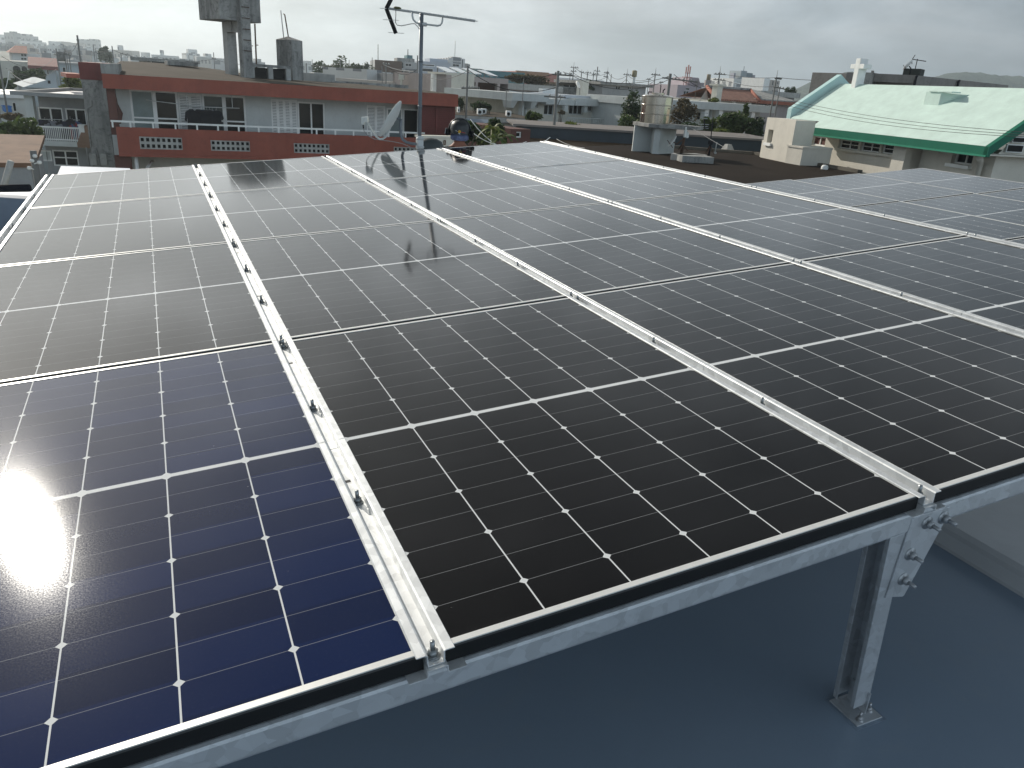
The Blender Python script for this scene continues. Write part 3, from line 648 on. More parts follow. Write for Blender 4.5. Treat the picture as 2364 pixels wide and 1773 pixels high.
# ---- hazy town on the hill at the far left
def farmat(name, col, wcol, sx, sz):
    b = NB(name); g = b.n('ShaderNodeSeparateXYZ'); b.l(b.tc.outputs['Object'], g.inputs[0])
    fx = b.math('FRACT', b.math('DIVIDE', b.math('ADD', g.outputs[0], g.outputs[1]), sx)); fz = b.math('FRACT', b.math('DIVIDE', g.outputs[2], sz))
    w = b.math('MULTIPLY', b.math('MULTIPLY', b.math('GREATER_THAN', fx, .3), b.math('LESS_THAN', fx, .8)), b.math('MULTIPLY', b.math('GREATER_THAN', fz, .35), b.math('LESS_THAN', fz, .78)))
    geo = b.n('ShaderNodeNewGeometry'); gs = b.n('ShaderNodeSeparateXYZ'); b.l(geo.outputs['Normal'], gs.inputs[0]); flat = b.math('LESS_THAN', gs.outputs[2], .5)
    c = b.mix(b.ramp(b.noise(.12, 4), .35, .65), sc3(col, .8), col); c = b.mix(b.math('MULTIPLY', b.math('MULTIPLY', w, flat), .8), c, wcol); b.set('Base Color', c); b.set('Roughness', .85); return b.m
FM = [farmat('far_white', (.62, .63, .62), (.10, .11, .13), 3.4, 3.1), farmat('far_grey', (.42, .43, .43), (.07, .08, .09), 4.2, 3.0), farmat('far_beige', (.5, .46, .42), (.09, .09, .1), 2.8, 3.2), farmat('far_dark', (.22, .23, .24), (.06, .06, .07), 5, 3.3)]
FARS = [(-30, 33, 77.5, 520, 0, 'long pale block at the far left edge of the hazy skyline', ()), (30, 46, 75.5, 500, 3, 'darker block topped by two masts on the hazy left skyline', ((31, 73, 40),)),
 (45, 73, 77.5, 505, 1, 'tall hazy block right of the twin mast block', ()), (72, 88, 83.5, 480, 1, 'stepped lower block beside the tallest hazy block', ()), (86, 97, 93, 470, 1, 'small grey block in the dip of the left skyline', ()), (97, 107, 97.5, 450, 0, 'small pale cube in the dip of the left skyline', ()),
 (112, 141, 94.5, 430, 0, 'wide pale block left of the mauve slab on the skyline', ()), (139, 164, 95.5, 440, 2, 'mauve slab block on the hazy skyline behind the thick pole', ()), (163, 197, 98.5, 420, 2, 'long beige slab block right of the thick pole', ()), (195, 226, 108.5, 400, 0, 'low white block left of the slim hazy tower', ()),
 (223.3, 232, 92.5, 520, 1, 'slim hazy tower rising alone on the left skyline', ((224, 91, 230),)), (250, 297, 115.5, 360, 0, 'white terrace of flats with a stair head behind the terracotta house', ((271, 104.5, 282),)), (303.5, 322, 117, 350, 2, 'boxy beige flats beside the white terrace', ()),
 (322, 345, 131, 340, 0, 'low pale house behind the dark flat roof', ((339, 121.5, 346.5),)), (349, 406, 125.5, 360, 0, 'long low white building with a water mast on its roof', ((369, 115.5, 374.5),)), (408, 433, 134.5, 330, 1, 'small grey house between long white building and stepped block', ()),
 (430, 461, 122.5, 380, 0, 'stepped white block with raised top on the skyline', ((434.5, 114, 455),)), (458, 492, 129.5, 350, 0, 'pale block with one roof cabin left of the water tower', ((474, 124, 488),)), (488, 516, 138, 320, 1, 'grey low house beside the crossarm pole left of the water tower', ()), (514, 528, 135, 330, 1, 'little dark topped house touching the water tower pillar', ()),
 (577, 612, 141.5, 300, 1, 'hazy house with roof masts seen between water tower and stained block', ((594, 136, 603),)), (707, 724, 148, 300, 0, 'white block with stair tower right of the stained roof block', ((713, 141, 719),))]
for i, (a, b_, y, d, k, lab, pt) in enumerate(FARS):
    block('distant_block', lab, 'building', (a, y, d), (b_, y + (b_ - a) * .07, d + 3), 14, FM[k], group='hazy buildings on the left skyline', pent=[(p[0], p[1], p[2], 2, 6) for p in pt])
g = random.Random(11)
ROW = []
for row, (d, y0, step, xa, xb) in enumerate(((330, 101, 22, -10, 210), (240, 112, 25, 60, 215), (175, 124, 29, 95, 330), (125, 136, 34, 92, 240))):
    x = xa; 
    while x < xb:
        w = step * g.uniform(.8, 1.25); y = y0 + (x - xa) * .045 + g.uniform(-3, 3); k = g.randrange(4) if row < 3 else g.choice((0, 0, 1)); ROW.append((x, x + w * .93, y, d * g.uniform(.95, 1.05), k, row)); x += w
nth = ['first', 'second', 'third', 'fourth', 'fifth', 'sixth', 'seventh', 'eighth', 'ninth', 'tenth', 'eleventh', 'twelfth']; cnt = {}
for (a, b_, y, d, k, row) in ROW:
    cnt[row] = cnt.get(row, 0) + 1
    block('hillside_house', '%s flat roofed house from the left in the %s terrace of the hazy hillside' % (nth[cnt[row] - 1], ['topmost', 'upper middle', 'lower middle', 'lowest'][row]), 'house', (a, y, d), (b_, y + (b_ - a) * .07, d + 1), 9, FM[k], group='houses on the hazy left hillside',
          pent=[(a + (b_ - a) * .3, y - 4, a + (b_ - a) * .5, 2, 3)] if g.random() < .5 else ())
# dark flat roofed building just behind the terracotta roof
r_, F_, z_ = block('flat_roofed_house', 'dark fronted house with thin flat roof behind the terracotta roof', 'house', (320, 131, 60), (428, 140.5, 61), 8, M_conc, ((348, 136, 395, 149, 1),), (.5, .22), M_conc)

# ---- nearer houses on the left
M_tile = mat('red_tile_roof', (.33, .12, .08), .8, .3, 2, bump=.2); M_tiled = mat('dark_red_roof', (.18, .06, .055), .85, .2, 2)
M_bluew = mat('pale_blue_wall', (.42, .48, .52), .8, .12, .8); M_greyw = mat('grey_wall', (.33, .34, .345), .85, .14, .8, streak=.15); M_whiteroof = mat('white_roof_coat', (.74, .75, .74), .5, .1, 1)
r_, F_, z_ = block('tile_roofed_house', 'white house with shiny red tile hip roof on the far left hillside', 'house', (27, 121, 118), (92, 126, 120), 8, FM[0], ((48, 124, 62, 131), (48, 133, 62, 139)))
m = MB(); L = F_.L; m.add([(-.5, -.6, z_), (L * .55, -.6, z_), (L * .55, 6, z_), (-.5, 6, z_), (L * .2, 2.6, z_ + 1.0), (L * .62, 2.6, z_ + 1.0), (L + .4, 2.0, z_ - .2)], [(0, 1, 5, 4), (1, 2, 5), (2, 3, 4, 5), (3, 0, 4), (0, 3, 2, 1)]); m.obj('roof', M_tile, r_)
root, F_, z_ = block('arched_house', 'pale house with two dark arched openings left of the red roofed bungalow', 'house', (-12, 137, 84), (72, 145, 85), 9, M_cream, ((50.5, 156, 62.5, 174, 1),))
def arch(root, F, x0, x1, y0, y1, name, mt, yy=-.005):
    a, b, c, d = F.rect(x0, y0, x1, y1); m = MB(); n = 8; R = (b - a) / 2; pts = [(a, c), (b, c)] + [((a + b) / 2 + R * math.cos(math.pi * k / n), d - R + R * math.sin(math.pi * k / n)) for k in range(n + 1)]
    q = [(x, yy, z) for x, z in pts]; q2 = [(x, yy + .004, z) for x, z in pts]; nn = len(q); m.add(q + q2, [tuple(range(nn)), tuple(range(nn, 2 * nn))[::-1]] + [(i, nn + i, nn + (i + 1) % nn, (i + 1) % nn) for i in range(nn)]); return m.obj(name, mt, root)
arch(root, F_, 30, 47.5, 151.5, 172, 'arched_opening', M_glassd); arch(root, F_, 51, 63, 153, 174, 'arched_opening', M_glassd)
root, F_, z_ = block('bungalow', 'low house under a dark red eave beside the arched house', 'house', (72, 147, 80), (126, 151, 81), 7, M_bluew, ((80, 158, 98, 167), (108, 161, 113, 172, 1)))
m = MB(); m.hexa([(-.3, -.9, z_ - .45), (F_.L + .3, -.9, z_ - .45), (F_.L + .3, 5, z_ + .5), (-.3, 5, z_ + .5), (-.3, -.9, z_ - .12), (F_.L + .3, -.9, z_ - .12), (F_.L + .3, 5, z_ + .62), (-.3, 5, z_ + .62)]); m.obj('roof', M_tiled, root)
block('blue_house', 'pale blue house with one green shuttered window behind the left poles', 'house', (126, 142, 90), (190, 147, 91), 8, M_bluew, ((144, 155, 152, 167, 1),), (.3, .2), M_greyw)
root, F_, z_ = block('gabled_shed', 'pale blue gabled roof poking up behind the grey balcony house', 'house', (62, 200.5, 47), (138, 205, 48), 6, M_bluew)
m = MB(); L = F_.L; zz = F_.z(109, 184.5); m.add([(-.2, -.3, z_), (L + .2, -.3, z_), (L * .6, -.3, zz), (-.2, 6, z_), (L + .2, 6, z_), (L * .6, 6, zz)], [(0, 1, 2), (3, 5, 4), (0, 2, 5, 3), (1, 4, 5, 2)]); m.obj('roof', M_bluew, root)
r = F_.rect(110.5, 186, 116.5, 193, -.31); m = MB(); m.box(r[0], r[1], -.34, -.305, r[2], r[3]); m.obj('vent', M_dark, root)
root, F_, z_ = block('flat_house', 'small white box house with a dark door left of the grey balcony house', 'house', (-20, 214, 42), (62, 221, 43), 6, M_pale, ((29, 236, 39, 258, 1),), (.25, .18), M_whiteroof)
m = MB(); r = F_.rect(4, 244.5, 21, 256); m.box(r[0], r[1], -1.0, -.2, r[2], r[3]); m.box(r[0] - .03, r[1] + .03, -1.03, -.17, r[3], r[3] + .05)
o = m.obj('blue_tarp_box', mat('blue_tarp', (.03, .17, .5), .5, .2, 4), None, F_.M, .02); tag(o, 'bright blue tarpaulin covered box by the small white house', 'box')

# ---- grey house with balcony, left of the stained wall
J = Fac(W(23, 211, 32.5), W(210, 224, 33.2)); root = thing('balcony_house', 'grey two storey house with white railed balcony left of the stained wall', 'house', J.M)
L = J.L; zs1 = (J.z(25, 209.5) + J.z(188, 219)) / 2; zs0 = (J.z(30, 219) + J.z(188, 227.5)) / 2
m = MB(); m.box(-.02, L, 0, .25, zs0, zs1); m.box(-.02, .2, .25, 7.5, zs0, zs1); m.box(.2, L, .25, 7.5, zs0, zs1 - .16); m.box(.2, L, 7.25, 7.5, zs1 - .159, zs1); m.obj('roof_slab', M_greyw, root)
m = MB(); m.box(.201, L, .251, 7.249, zs1 - .159, zs1 - .13); m.obj('roof_coat', M_whiteroof, root)
zb1 = (J.z(40, 322) + J.z(200, 329)) / 2; zb0 = (J.z(40, 334) + J.z(200, 340)) / 2; yw = 1.5
wr = [J.rect(89, 248, 146, 292, yw), J.rect(152, 251, 200, 294, yw)]
wr = [(a, min(b, L - .02), max(c, zb1 + .1), d) for a, b, c, d in wr]; gr = [J.rect(87, 347, 119, 372, yw), J.rect(122, 347, 181, 384, yw)]
sx = J.x(64, 270); m = MB(); m.wall(sx, L, GZ, zs0, yw, .12, wr + gr); m.box(sx, L, yw + .7, 7.3, GZ, zs0 - .002); m.quad((sx, yw, GZ), (sx, yw, zs0), (sx, 7.3, zs0), (sx, 7.3, GZ)); m.obj('wall', M_greyw, root)
m = MB(); a, b, c, d = J.rect(63, 222, 82, 320, .35); m.box(a, b, .3, .62, zb1, zs0 - .001); m.obj('column', M_pale, root)
for r in wr: window(root, r, yw + .03, 2, M_white, M_glassd, .06)
for r in gr: window(root, r, yw + .03, 2 if r is gr[1] else 1, M_white, M_glassd if r is gr[1] else M_pale, .06, (r[2] + (r[3] - r[2]) * .5,) if r is gr[1] else ())
sl_ = J.x(36, 330); m = MB(); m.box(sl_, L, 0, yw, zb0, zb1); m.obj('balcony_slab', M_pale, root)
zr = J.z(100, 292); m = MB(); m.box(sl_, J.x(184, 296), .03, .09, zr - .04, zr + .02); m.box(sl_, sl_ + .06, .09, yw + 1.4, zr - .04, zr + .02); m.box(sl_, J.x(184, 296), .04, .08, zb1 + .05, zb1 + .09)
n = 34; x1 = J.x(184, 296)
for i in range(n + 1): x = sl_ + (x1 - sl_ - .04) * i / n; m.box(x, x + .025, .045, .07, zb1 + .0, zr - .04)
for i in range(9): y = .09 + i * .3; m.box(sl_ + .01, sl_ + .04, y, y + .025, zb1 - .02, zr - .04)
m.obj('balcony_rail', M_white, root)
m = MB(); a, b, c, d = J.rect(172, 300, 204, 328, 0); m.box(a + .2, L, -.5, .0, zb0 + .03, zb1 + .02); m.hexa([(a + .2, -.45, zb1 + .02), (L, -.45, zb1 + .02), (L, -.05, zb1 + .02), (a + .2, -.05, zb1 + .02), (a + .5, -.4, zb1 + .7), (L, -.4, zb1 + .7), (L, -.1, zb1 + .7), (a + .5, -.1, zb1 + .7)]); m.obj('planter_ledge', mat('brown_ledge', (.30, .19, .13), .85, .2, 3), root)
m = MB(); a, b, c, d = J.rect(186, 290, 199, 318, -.2); m.box(a, b, -.42, -.12, c, d); m.box(a - .02, b + .02, -.44, -.1, d, d + .05); m.obj('outdoor_unit', M_white, root)
garments = [(92, 276, .4, .75, 1), (103, 277, .4, .7, 0), (114, 279, .45, .8, 2), (126, 280, .55, .85, 2), (137, 281, .4, .75, 0), (148, 280, .4, .8, 1), (162, 274, .35, .9, 0), (167, 279, .35, .9, 3), (176, 280, .4, .8, 4)]
gl = ['navy garment at the left end of the washing on the grey house balcony', 'black garment second along the washing on the grey house balcony', 'grey garment third along the washing on the grey house balcony', 'wide grey towel in the middle of the washing on the grey house balcony', 'black garment right of the wide grey towel on the grey house balcony', 'navy garment under the white window on the grey house balcony', 'black garment left of the red one on the grey house balcony', 'red garment hanging on the grey house balcony', 'blue garment at the right end of the washing on the grey house balcony']
for (px, py, w, h, k), lab in zip(garments, gl): s_, z_ = J.hit(px, py, .8); garment('garment', lab, J, s_, z_, .8, w, h, M_cloths[k])
m = MB(); a = J.hit(85, 275, .8); b_ = J.hit(184, 277, .8); m.tube([(a[0], .8, a[1]), (b_[0], .8, b_[1])], .015, 5); o = m.obj('clothes_rod', M_alu, None, J.M); tag(o, 'clothes rod along the grey house balcony', 'clothes rod')

# ---- clutter at the lower left
m = MB(); Q = Fac(W(-60, 370, 17), W(80, 372, 17.5)); zq = Q.z(30, 386); L = Q.L
root = thing('shed', 'low brown roofed shed at the lower left behind the array', 'shed', Q.M)
m.hexa([(-.1, -.05, zq), (L, -.05, zq), (L, 3, zq + .35), (-.1, 3, zq + .35), (-.1, -.05, zq + .1), (L, -.05, zq + .1), (L, 3, zq + .45), (-.1, 3, zq + .45)]); m.obj('roof', mat('brown_sheet_roof', (.22, .13, .085), .85, .3, 3), root)
m = MB(); m.box(0, L - .1, 0, 2.9, GZ, zq - .002); m.obj('wall', M_greyw, root)
c1, c2 = W(25, 372, 14), W(14, 412, 14); m = MB(); d_ = (c2 - c1); m.tube([c1, c1 + d_ * 2.4], .055, 6); o = m.obj('leaning_board', M_conc2); tag(o, 'pale leaning pole in front of the brown shed', 'pole')
root = thing('service_pole', 'thin dark pole with white porcelain insulators by the brown shed', 'pole', T(W(84, 400, 15).x, W(84, 400, 15).y, GZ)); a = W(76, 348, 15); b_ = W(86, 412, 15); o0 = root.location
m = MB(); m.tube([tuple(b_ + (b_ - a) * 3 - o0), tuple(a - o0)], .06, 8); m.obj('shaft', M_pole, root)
for px, py in ((74.5, 371), (80.5, 360), (91, 375), (68, 388)): m = MB(); p = W(px, py, 14.95) - o0; m.lathe([(0, -.035), (.03, -.03), (.045, 0), (.03, .03), (0, .035)], 10, p); m.tube([tuple(p), tuple(p + (W(79, py + 3, 15) - W(px, py, 15)))], .012, 5); m.obj('insulator', M_white, root)
# pale blue flat roof right behind the array
p = [W(141, 384, 13.5), W(330, 391, 14.2), W(330, 430, 11.0), W(112, 430, 9.8)]
zf_ = p[0].z; q = []
for (px, py) in ((141, 383), (300, 388.5), (300, 420), (125, 420)):
    r = ray(px, py); t_ = (zf_ - CAM.z) / r.z; q.append(CAM + r * t_)
m = MB(); m.add([(v.x, v.y, zf_) for v in q] + [(v.x, v.y, zf_ - .12) for v in q], [(0, 3, 2, 1), (4, 5, 6, 7)] + [(i, (i + 1) % 4, 4 + (i + 1) % 4, 4 + i) for i in range(4)])
o = m.obj('flat_roof', mat('pale_blue_roof', (.50, .56, .66), .5, .1, 1)); tag(o, 'pale blue flat roof sheet between the array and the stained wall', 'roof')
# pipe and parapet at the left edge
m = MB(); a, b_ = W(-60, 436, 7.2), W(68, 434, 7.2); m.tube([a, b_], .035, 10); o = m.obj('pipe', M_black); tag(o, 'thick black pipe crossing at the left edge', 'pipe')
a, b_ = W(-40, 456, 6.6), W(58, 455, 6.6); PF = Fac(a, b_); m = MB(); zt_ = PF.z(20, 456.5); m.box(-.5, PF.L + .05, 0, .16, GZ, zt_); o = m.obj('parapet', mat('blue_parapet', (.23, .27, .33), .7, .2, 2), None, PF.M, .01); tag(o, 'blue grey parapet with sunlit top at the left edge below the pipe', 'parapet')
# greenery on the left
tree('bushy_tree', 'big dark hedge tree at the left edge under the white box house', 'tree', 20, 310, 27, 120, 90, M_leafm, 1700, .11, 3, 'trees and bushes on the left')
tree('bushy_tree', 'yellowish flowering bush at the left edge above the brown shed', 'bush', 30, 350, 24, 110, 55, M_leafy, 1300, .09, 4, 'trees and bushes on the left')
tree('bushy_tree', 'dark tree behind the pale blue gable', 'tree', 62, 184, 62, 66, 34, M_leafd, 900, .28, 5, 'trees and bushes on the left')
tree('bushy_tree', 'dark shrub under the dark red eave', 'bush', 84, 170, 70, 34, 20, M_leafd, 500, .22, 6, 'trees and bushes on the left')
tree('bushy_tree', 'bright yellow green tree left of the stained wall', 'tree', 166, 195, 44, 46, 32, M_leafy, 1100, .16, 8, 'trees and bushes on the left')
tree('bushy_tree', 'grey green bush below the leaning pole at the left edge', 'bush', 12, 200, 50, 50, 50, M_leafd, 900, .2, 9, 'trees and bushes on the left')
tree('bushy_tree', 'dry flowering bush beside the white box house', 'bush', 25, 268, 36, 50, 16, M_leafb, 700, .1, 10, 'trees and bushes on the left')
for i, (px, py, w, h) in enumerate(((235, 128, 10, 34), (244, 126, 11, 38), (253, 133, 8, 20))): tree('conifer', ['slim conifer nearest the hazy tower', 'tallest slim conifer on the left skyline', 'short conifer right of the two slim ones'][i], 'tree', px, py, 150, w, h, M_leafd, 420, .45, 20 + i, 'conifers on the left skyline', clumps=14)
# ------------------------------------------------------------------ middle distance
M_mauve = mat('mauve_render', (.34, .30, .29), .9, .14, .7, streak=.12); M_pink = mat('pink_render', (.44, .20, .17), .85, .12, .6); M_teal = mat('teal_sheet', (.10, .21, .23), .6, .15, .8)
root, FA, za = block('office_block', 'grey flats with brown end wall on the skyline left of the antenna mast', 'building', (866, 136.5, 150), (966, 146, 152), 14, FM[1], ((893, 142, 903, 152, 1), (921, 143, 932, 158, 1), (936, 147, 950, 153), (890, 160, 905, 168), (920, 162, 945, 168)), pent=((917, 134.5, 957, 3, 6, M_conc), (939.5, 127.5, 952.5, 4, 5, M_teal)))
m = MB(); s_, z_ = FA.hit(943, 127, 4); m.cyl((s_, 5, z_), (s_, 5, z_ + 1.0), .08, n=6); m.cyl((.6, 1, za), (.6, 1, za + 2.6), .06, n=6); m.obj('mast', M_pole, root)
m = MB(); m.box(-.05, 4.8, -.12, -.02, za - 5.5, za); m.obj('end_wall', M_rust, root)
block('office_block', 'pale blue and white offices right of the antenna mast on the skyline', 'building', (966, 139.5, 170), (1040, 147, 172), 12, mat('blue_white_wall', (.42, .46, .52), .8, .1, .5), ((970, 148, 1004, 153, 1), (975, 158, 1000, 166, 1)), pent=((992, 136, 1034, 2, 6),))
root, FA, za = block('office_block', 'stepped white tower block with dark bands right of the antenna mast', 'building', (1035, 133, 175), (1073.5, 136, 176), 14, FM[0], ((1038, 140.5, 1066, 143, 1), (1045, 148, 1060, 154), (1066, 137, 1069, 158, 1)), pent=((1044, 131, 1057, 3, 5), (1058, 132.5, 1066, 3, 5)))
s_, z_ = FA.hit(1050, 131, 4); m = MB(); m.cyl((s_, 4, za), (s_, 4, za + 3.6), .07, n=6); m.obj('mast', M_alu, root)
block('office_annex', 'lower grey wing to the right of the stepped white tower block', 'building', (1072, 146, 178), (1079, 147, 178), 8, FM[1])
for i, (a, b_, y, d, k, lab) in enumerate([(725, 790, 167, 95, 1, 'long low grey roof below the dark skyline trees'), (785, 865, 173, 85, 1, 'second low grey roof right below the dark skyline trees'), (847, 882, 160, 75, 0, 'white concrete frame building left of the brown end wall flats'), (880, 925, 166, 80, 0, 'white flats below the brown end wall flats'), (905, 945, 189, 62, 2, 'low cream house behind the back kerb of the terracotta roof'), (938, 985, 172, 70, 3, 'dark stained building directly left of the arched mauve house')]):
    block('town_house', lab, 'house', (a, y, d), (b_, y + (b_ - a) * .075, d + 1), 9, FM[k], group='houses behind the terracotta roof')
K_ = Fac(W(877, 185, 60), W(893, 186, 60)); root = thing('water_tower', 'small cream roof tank on a pillar behind the terracotta roof', 'water tower', K_.M); r = K_.rect(920, 171, 932, 184); m = MB(); m.box(r[0], r[1], 0, .5, r[2], r[3]); m.obj('tank', M_cream, root); m = MB(); m.box(r[0] + .12, r[1] - .12, .1, .4, r[2] - 1.2, r[2] - .002); m.obj('pillar', M_cream, root)
# mauve arched house
MF = Fac(W(1031, 174, 56), W(1174, 184, 59)); root = thing('arched_mauve_house', 'mauve house with rounded veranda openings and panels on its flat roof', 'house', MF.M); L = MF.L; zt = (MF.z(1034, 173) + MF.z(1172, 182)) / 2
o1 = MF.rect(1046, 188, 1098, 215); o2 = MF.rect(1103, 193, 1148, 218); o3 = MF.rect(1154, 197, 1176, 219); o3 = (o3[0], L - .02, o3[2], o3[3])
zo0 = o1[2]; zo1 = o1[3]; ops = [(o1[0], o1[1], zo0, zo1), (o2[0], o2[1], zo0, zo1), (o3[0], o3[1], zo0, zo1)]
m = MB(); m.wall(0, L, GZ, zt, 0, .3, ops); m.quad((0, 0, GZ), (0, 0, zt), (0, 8, zt), (0, 8, GZ)); m.quad((L, 0, GZ), (L, 8, GZ), (L, 8, zt), (L, 0, zt)); m.quad((0, 0, zt - .25), (L, 0, zt - .25), (L, 8, zt - .25), (0, 8, zt - .25)); m.box(0, L, 7.8, 8, GZ, zt)
R = .55; n = 6          # rounded top left corner of the first opening
pts = [(o1[0], zo1)] + [(o1[0] + R - R * math.cos(math.pi / 2 * k / n), zo1 - R + R * math.sin(math.pi / 2 * k / n)) for k in range(n + 1)]
nn = len(pts); m.add([(x, .004, z) for x, z in pts] + [(x, .296, z) for x, z in pts], [tuple(range(nn)), tuple(range(nn, 2 * nn))[::-1]] + [(i, (i + 1) % nn, nn + (i + 1) % nn, nn + i) for i in range(nn)])
m.obj('wall', M_mauve, root)
m = MB(); m.box(.1, L - .1, 1.6, 1.7, GZ, zt - .3); m.obj('inner_wall', M_brownp, root)
for r in ((o1[0] + .6, o1[0] + 1.8, zo0, zo1 - .3), (o2[0] + .2, o2[0] + 1.1, zo0, zo1 - .3)): window(root, r, 1.5, 2, M_alu, M_glassd, .05)
m = MB(); m.box(-.05, L * .95, -.12, 0, zo0 - .5, zo0 - .06); m.obj('ledge', M_mauve, root)
# side wing with a tall arched window (lit left part)
WG = Fac(W(1002, 172, 57.5), W(1031, 173, 56)); root2 = thing('arched_wing', 'cream wing with one tall arched window joined to the mauve house', 'house', WG.M); zw = zt + .02; m = MB(); m.box(0, WG.L - .01, 0, 2.2, GZ, zw); m.box(-.6, WG.L - .01, -.2, 2.3, zw + .001, zw + .12); m.obj('wall', M_cream, root2); arch(root2, WG, 1016.5, 1027, 185.5, 210, 'arched_window', M_glassd); 
for px in (1004.5, 1008): s_ = WG.x(px, 195); m = MB(); m.box(s_ - .1, s_ + .03, -.3, -.02, GZ, zw - .01); m.obj('slim_column', M_white, root2)
M_pv = mat('pv_top', (.55, .58, .6), .25, .1, 1, metal=.2)
for i, (px, py, w) in enumerate(((1034, 167, 24), (1064, 168.5, 22), (1094, 170.5, 22), (1131, 175, 22))):
    s_, z_ = MF.hit(px, py, 3.0); root = thing('roof_panel_rack', ['pale solar rack at the left of the mauve house roof', 'second pale solar rack on the mauve house roof', 'third pale solar rack on the mauve house roof behind the pole', 'rightmost pale solar rack on the mauve house roof'][i], 'solar rack', MF.M @ T(s_, 3.0, 0), 'solar racks on the mauve house roof')
    wd = w * 57 / FOC; zb_ = zt - .25; m = MB(); m.hexa([(0, 0, z_ - .02), (wd, 0, z_ - .02), (wd + .5, 2.6, z_ + .34), (.5, 2.6, z_ + .34), (0, 0, z_ + .03), (wd, 0, z_ + .03), (wd + .5, 2.6, z_ + .39), (.5, 2.6, z_ + .39)]); m.obj('panel_sheet', M_pv, root)
    for x_, y_, zt_ in ((.08, .1, z_ - .01), (wd - .08, .1, z_ - .01), (.5, 2.4, z_ + .29), (wd + .35, 2.4, z_ + .29)): m = MB(); m.box(x_ - .03, x_ + .03, y_ - .03, y_ + .03, zb_, zt_); m.obj('leg', M_pole, root)
# teal roof, pink hall and roofs behind
block('long_hall', 'long teal roofed hall behind the mauve house', 'building', (1100, 161, 95), (1212, 168, 97), 10, M_teal, ())
block('dark_shed', 'dark flat shed behind the second pole from the mast', 'shed', (1082, 156.5, 110), (1112, 160, 110), 8, M_conc)
root, FA, za = block('pink_hall', 'pink hall with a tan parapet and two small dark windows on the skyline', 'building', (1193, 165, 130), (1287, 170, 132), 14, M_pink, ((1225.5, 167.5, 1229.5, 176, 1),))
m = MB(); m.box(-.1, FA.L * .78, -.15, .4, za - .5, za + .1); m.obj('parapet', mat('tan_parapet', (.35, .20, .13), .85, .15, 1), root); m = MB(); L = FA.L; m.hexa([(L * .72, -.2, za - 4), (L + 3, -.2, za - 5), (L + 3, 8, za - 5), (L * .72, 8, za - 4), (L * .72, -.2, za - .4), (L + 3, -.2, za - 4.6), (L + 3, 8, za - 4.6), (L * .72, 8, za - .4)]); m.obj('roof', M_pink, root)
r_, F_, z_ = block('hedged_house', 'beige house with a hedge along its flat roof left of the thick pole', 'house', (1176, 192, 72), (1290, 199, 74), 8, M_mauve, ((1222, 206, 1280, 211, 3),), (.3, .5), M_conc2)
tree('roof_hedge', 'ragged hedge along the beige flat roof', 'hedge', 1222, 184, 74, 110, 14, M_leafb, 1300, .22, 31, None, False, ratio=.12, clumps=16)
tree('roof_hedge', 'dark leafy hump on the left of the ragged roof hedge', 'hedge', 1200, 180, 75, 50, 18, M_leafd, 600, .22, 32, None, False, ratio=.3)
block('grey_terrace', 'dark terraced roofs right of the thick pole', 'house', (1290, 190, 82), (1400, 199, 84), 8, M_conc, ((1300, 196, 1330, 202),), (.4, .2), M_roofbrown)
block('white_shed', 'bright white long roof on the skyline behind the poles', 'building', (1290, 178, 150), (1395, 187, 152), 10, M_whiteroof)
root, FA, za = block('grey_house', 'grey flat roofed house with two dark windows on the skyline left of the steel tank', 'house', (1392, 188, 78), (1492, 196, 80), 9, M_greyw, ((1422, 198, 1433, 206), (1450, 200, 1458, 207)), (.5, .25), M_conc)
K_ = Fac(W(1459, 178, 95), W(1469, 178, 95)); root = thing('water_tower', 'tan water tank on a white column on the skyline', 'water tower', K_.M); m = MB(); m.lathe([(.05, K_.z(1464, 177.5)), (.28, K_.z(1464, 177.5)), (.28, K_.z(1464, 163.5)), (.12, K_.z(1464, 162)), (0, K_.z(1464, 162))], 12, (K_.L / 2, 0, 0)); m.obj('tank', mat('tan_tank', (.34, .29, .18), .8, .2, 3), root); m = MB(); m.box(K_.L * .2, K_.L * .8, -.1, .1, GZ, K_.z(1464, 177.5) - .002); m.obj('column', M_white, root)
# low flat roofs with air conditioners in front of the mauve house
LR = Fac(W(1045, 264, 41), W(1243, 277, 42)); root = thing('low_flat_house', 'low old house with brown flat roof below the mauve house', 'house', LR.M); zt = (LR.z(1060, 265) + LR.z(1235, 275)) / 2
m = MB(); m.box(-1, LR.L, 0, 7, zt - .28, zt); m.obj('roof', M_roofbrown, root); m = MB(); m.box(-.8, LR.L - .2, .5, 6.8, GZ, zt - .282); m.obj('wall', M_pale, root); m = MB(); m.box(-1.03, LR.L + .03, -.03, 0, zt - .26, zt - .02); m.obj('eave_band', M_conc2, root)
def acunit(label, F, px0, py0, px1, py1, y, zb=None):
    r = F.rect(px0, py0, px1, py1, y); root = thing('air_conditioner', label, 'air conditioner', F.M @ T(r[0], y, 0), 'air conditioners on the low roofs'); w = r[1] - r[0]; zb = r[2] if zb is None else zb; h = r[3] - r[2]
    m = MB(); m.box(0, w, 0, .35, zb + .04, zb + h); m.box(.05, w - .05, .05, .3, zb, zb + .04); m.obj('casing', M_white, root, bevel=.015)
    m = MB(); c = (w * .42, -.004, zb + h * .5); R = min(w, h) * .33; m.tube([(c[0], -.012, c[2]), (c[0], .004, c[2])], R, 14); m.obj('fan_grille', M_dark, root)
for q in (('white air conditioner at the left end of the brown flat roof', 1057, 242, 1062, 256, 2.0), ('white air conditioner left of centre on the brown flat roof', 1103, 250, 1114.5, 265, .8), ('white air conditioner behind the pair at the brown roof centre', 1113, 242, 1123.5, 255, 2.5), ('white air conditioner at the right of the brown flat roof', 1170, 249, 1181, 263, .8)): acunit(q[0], LR, *q[1:], zb=zt + .002)
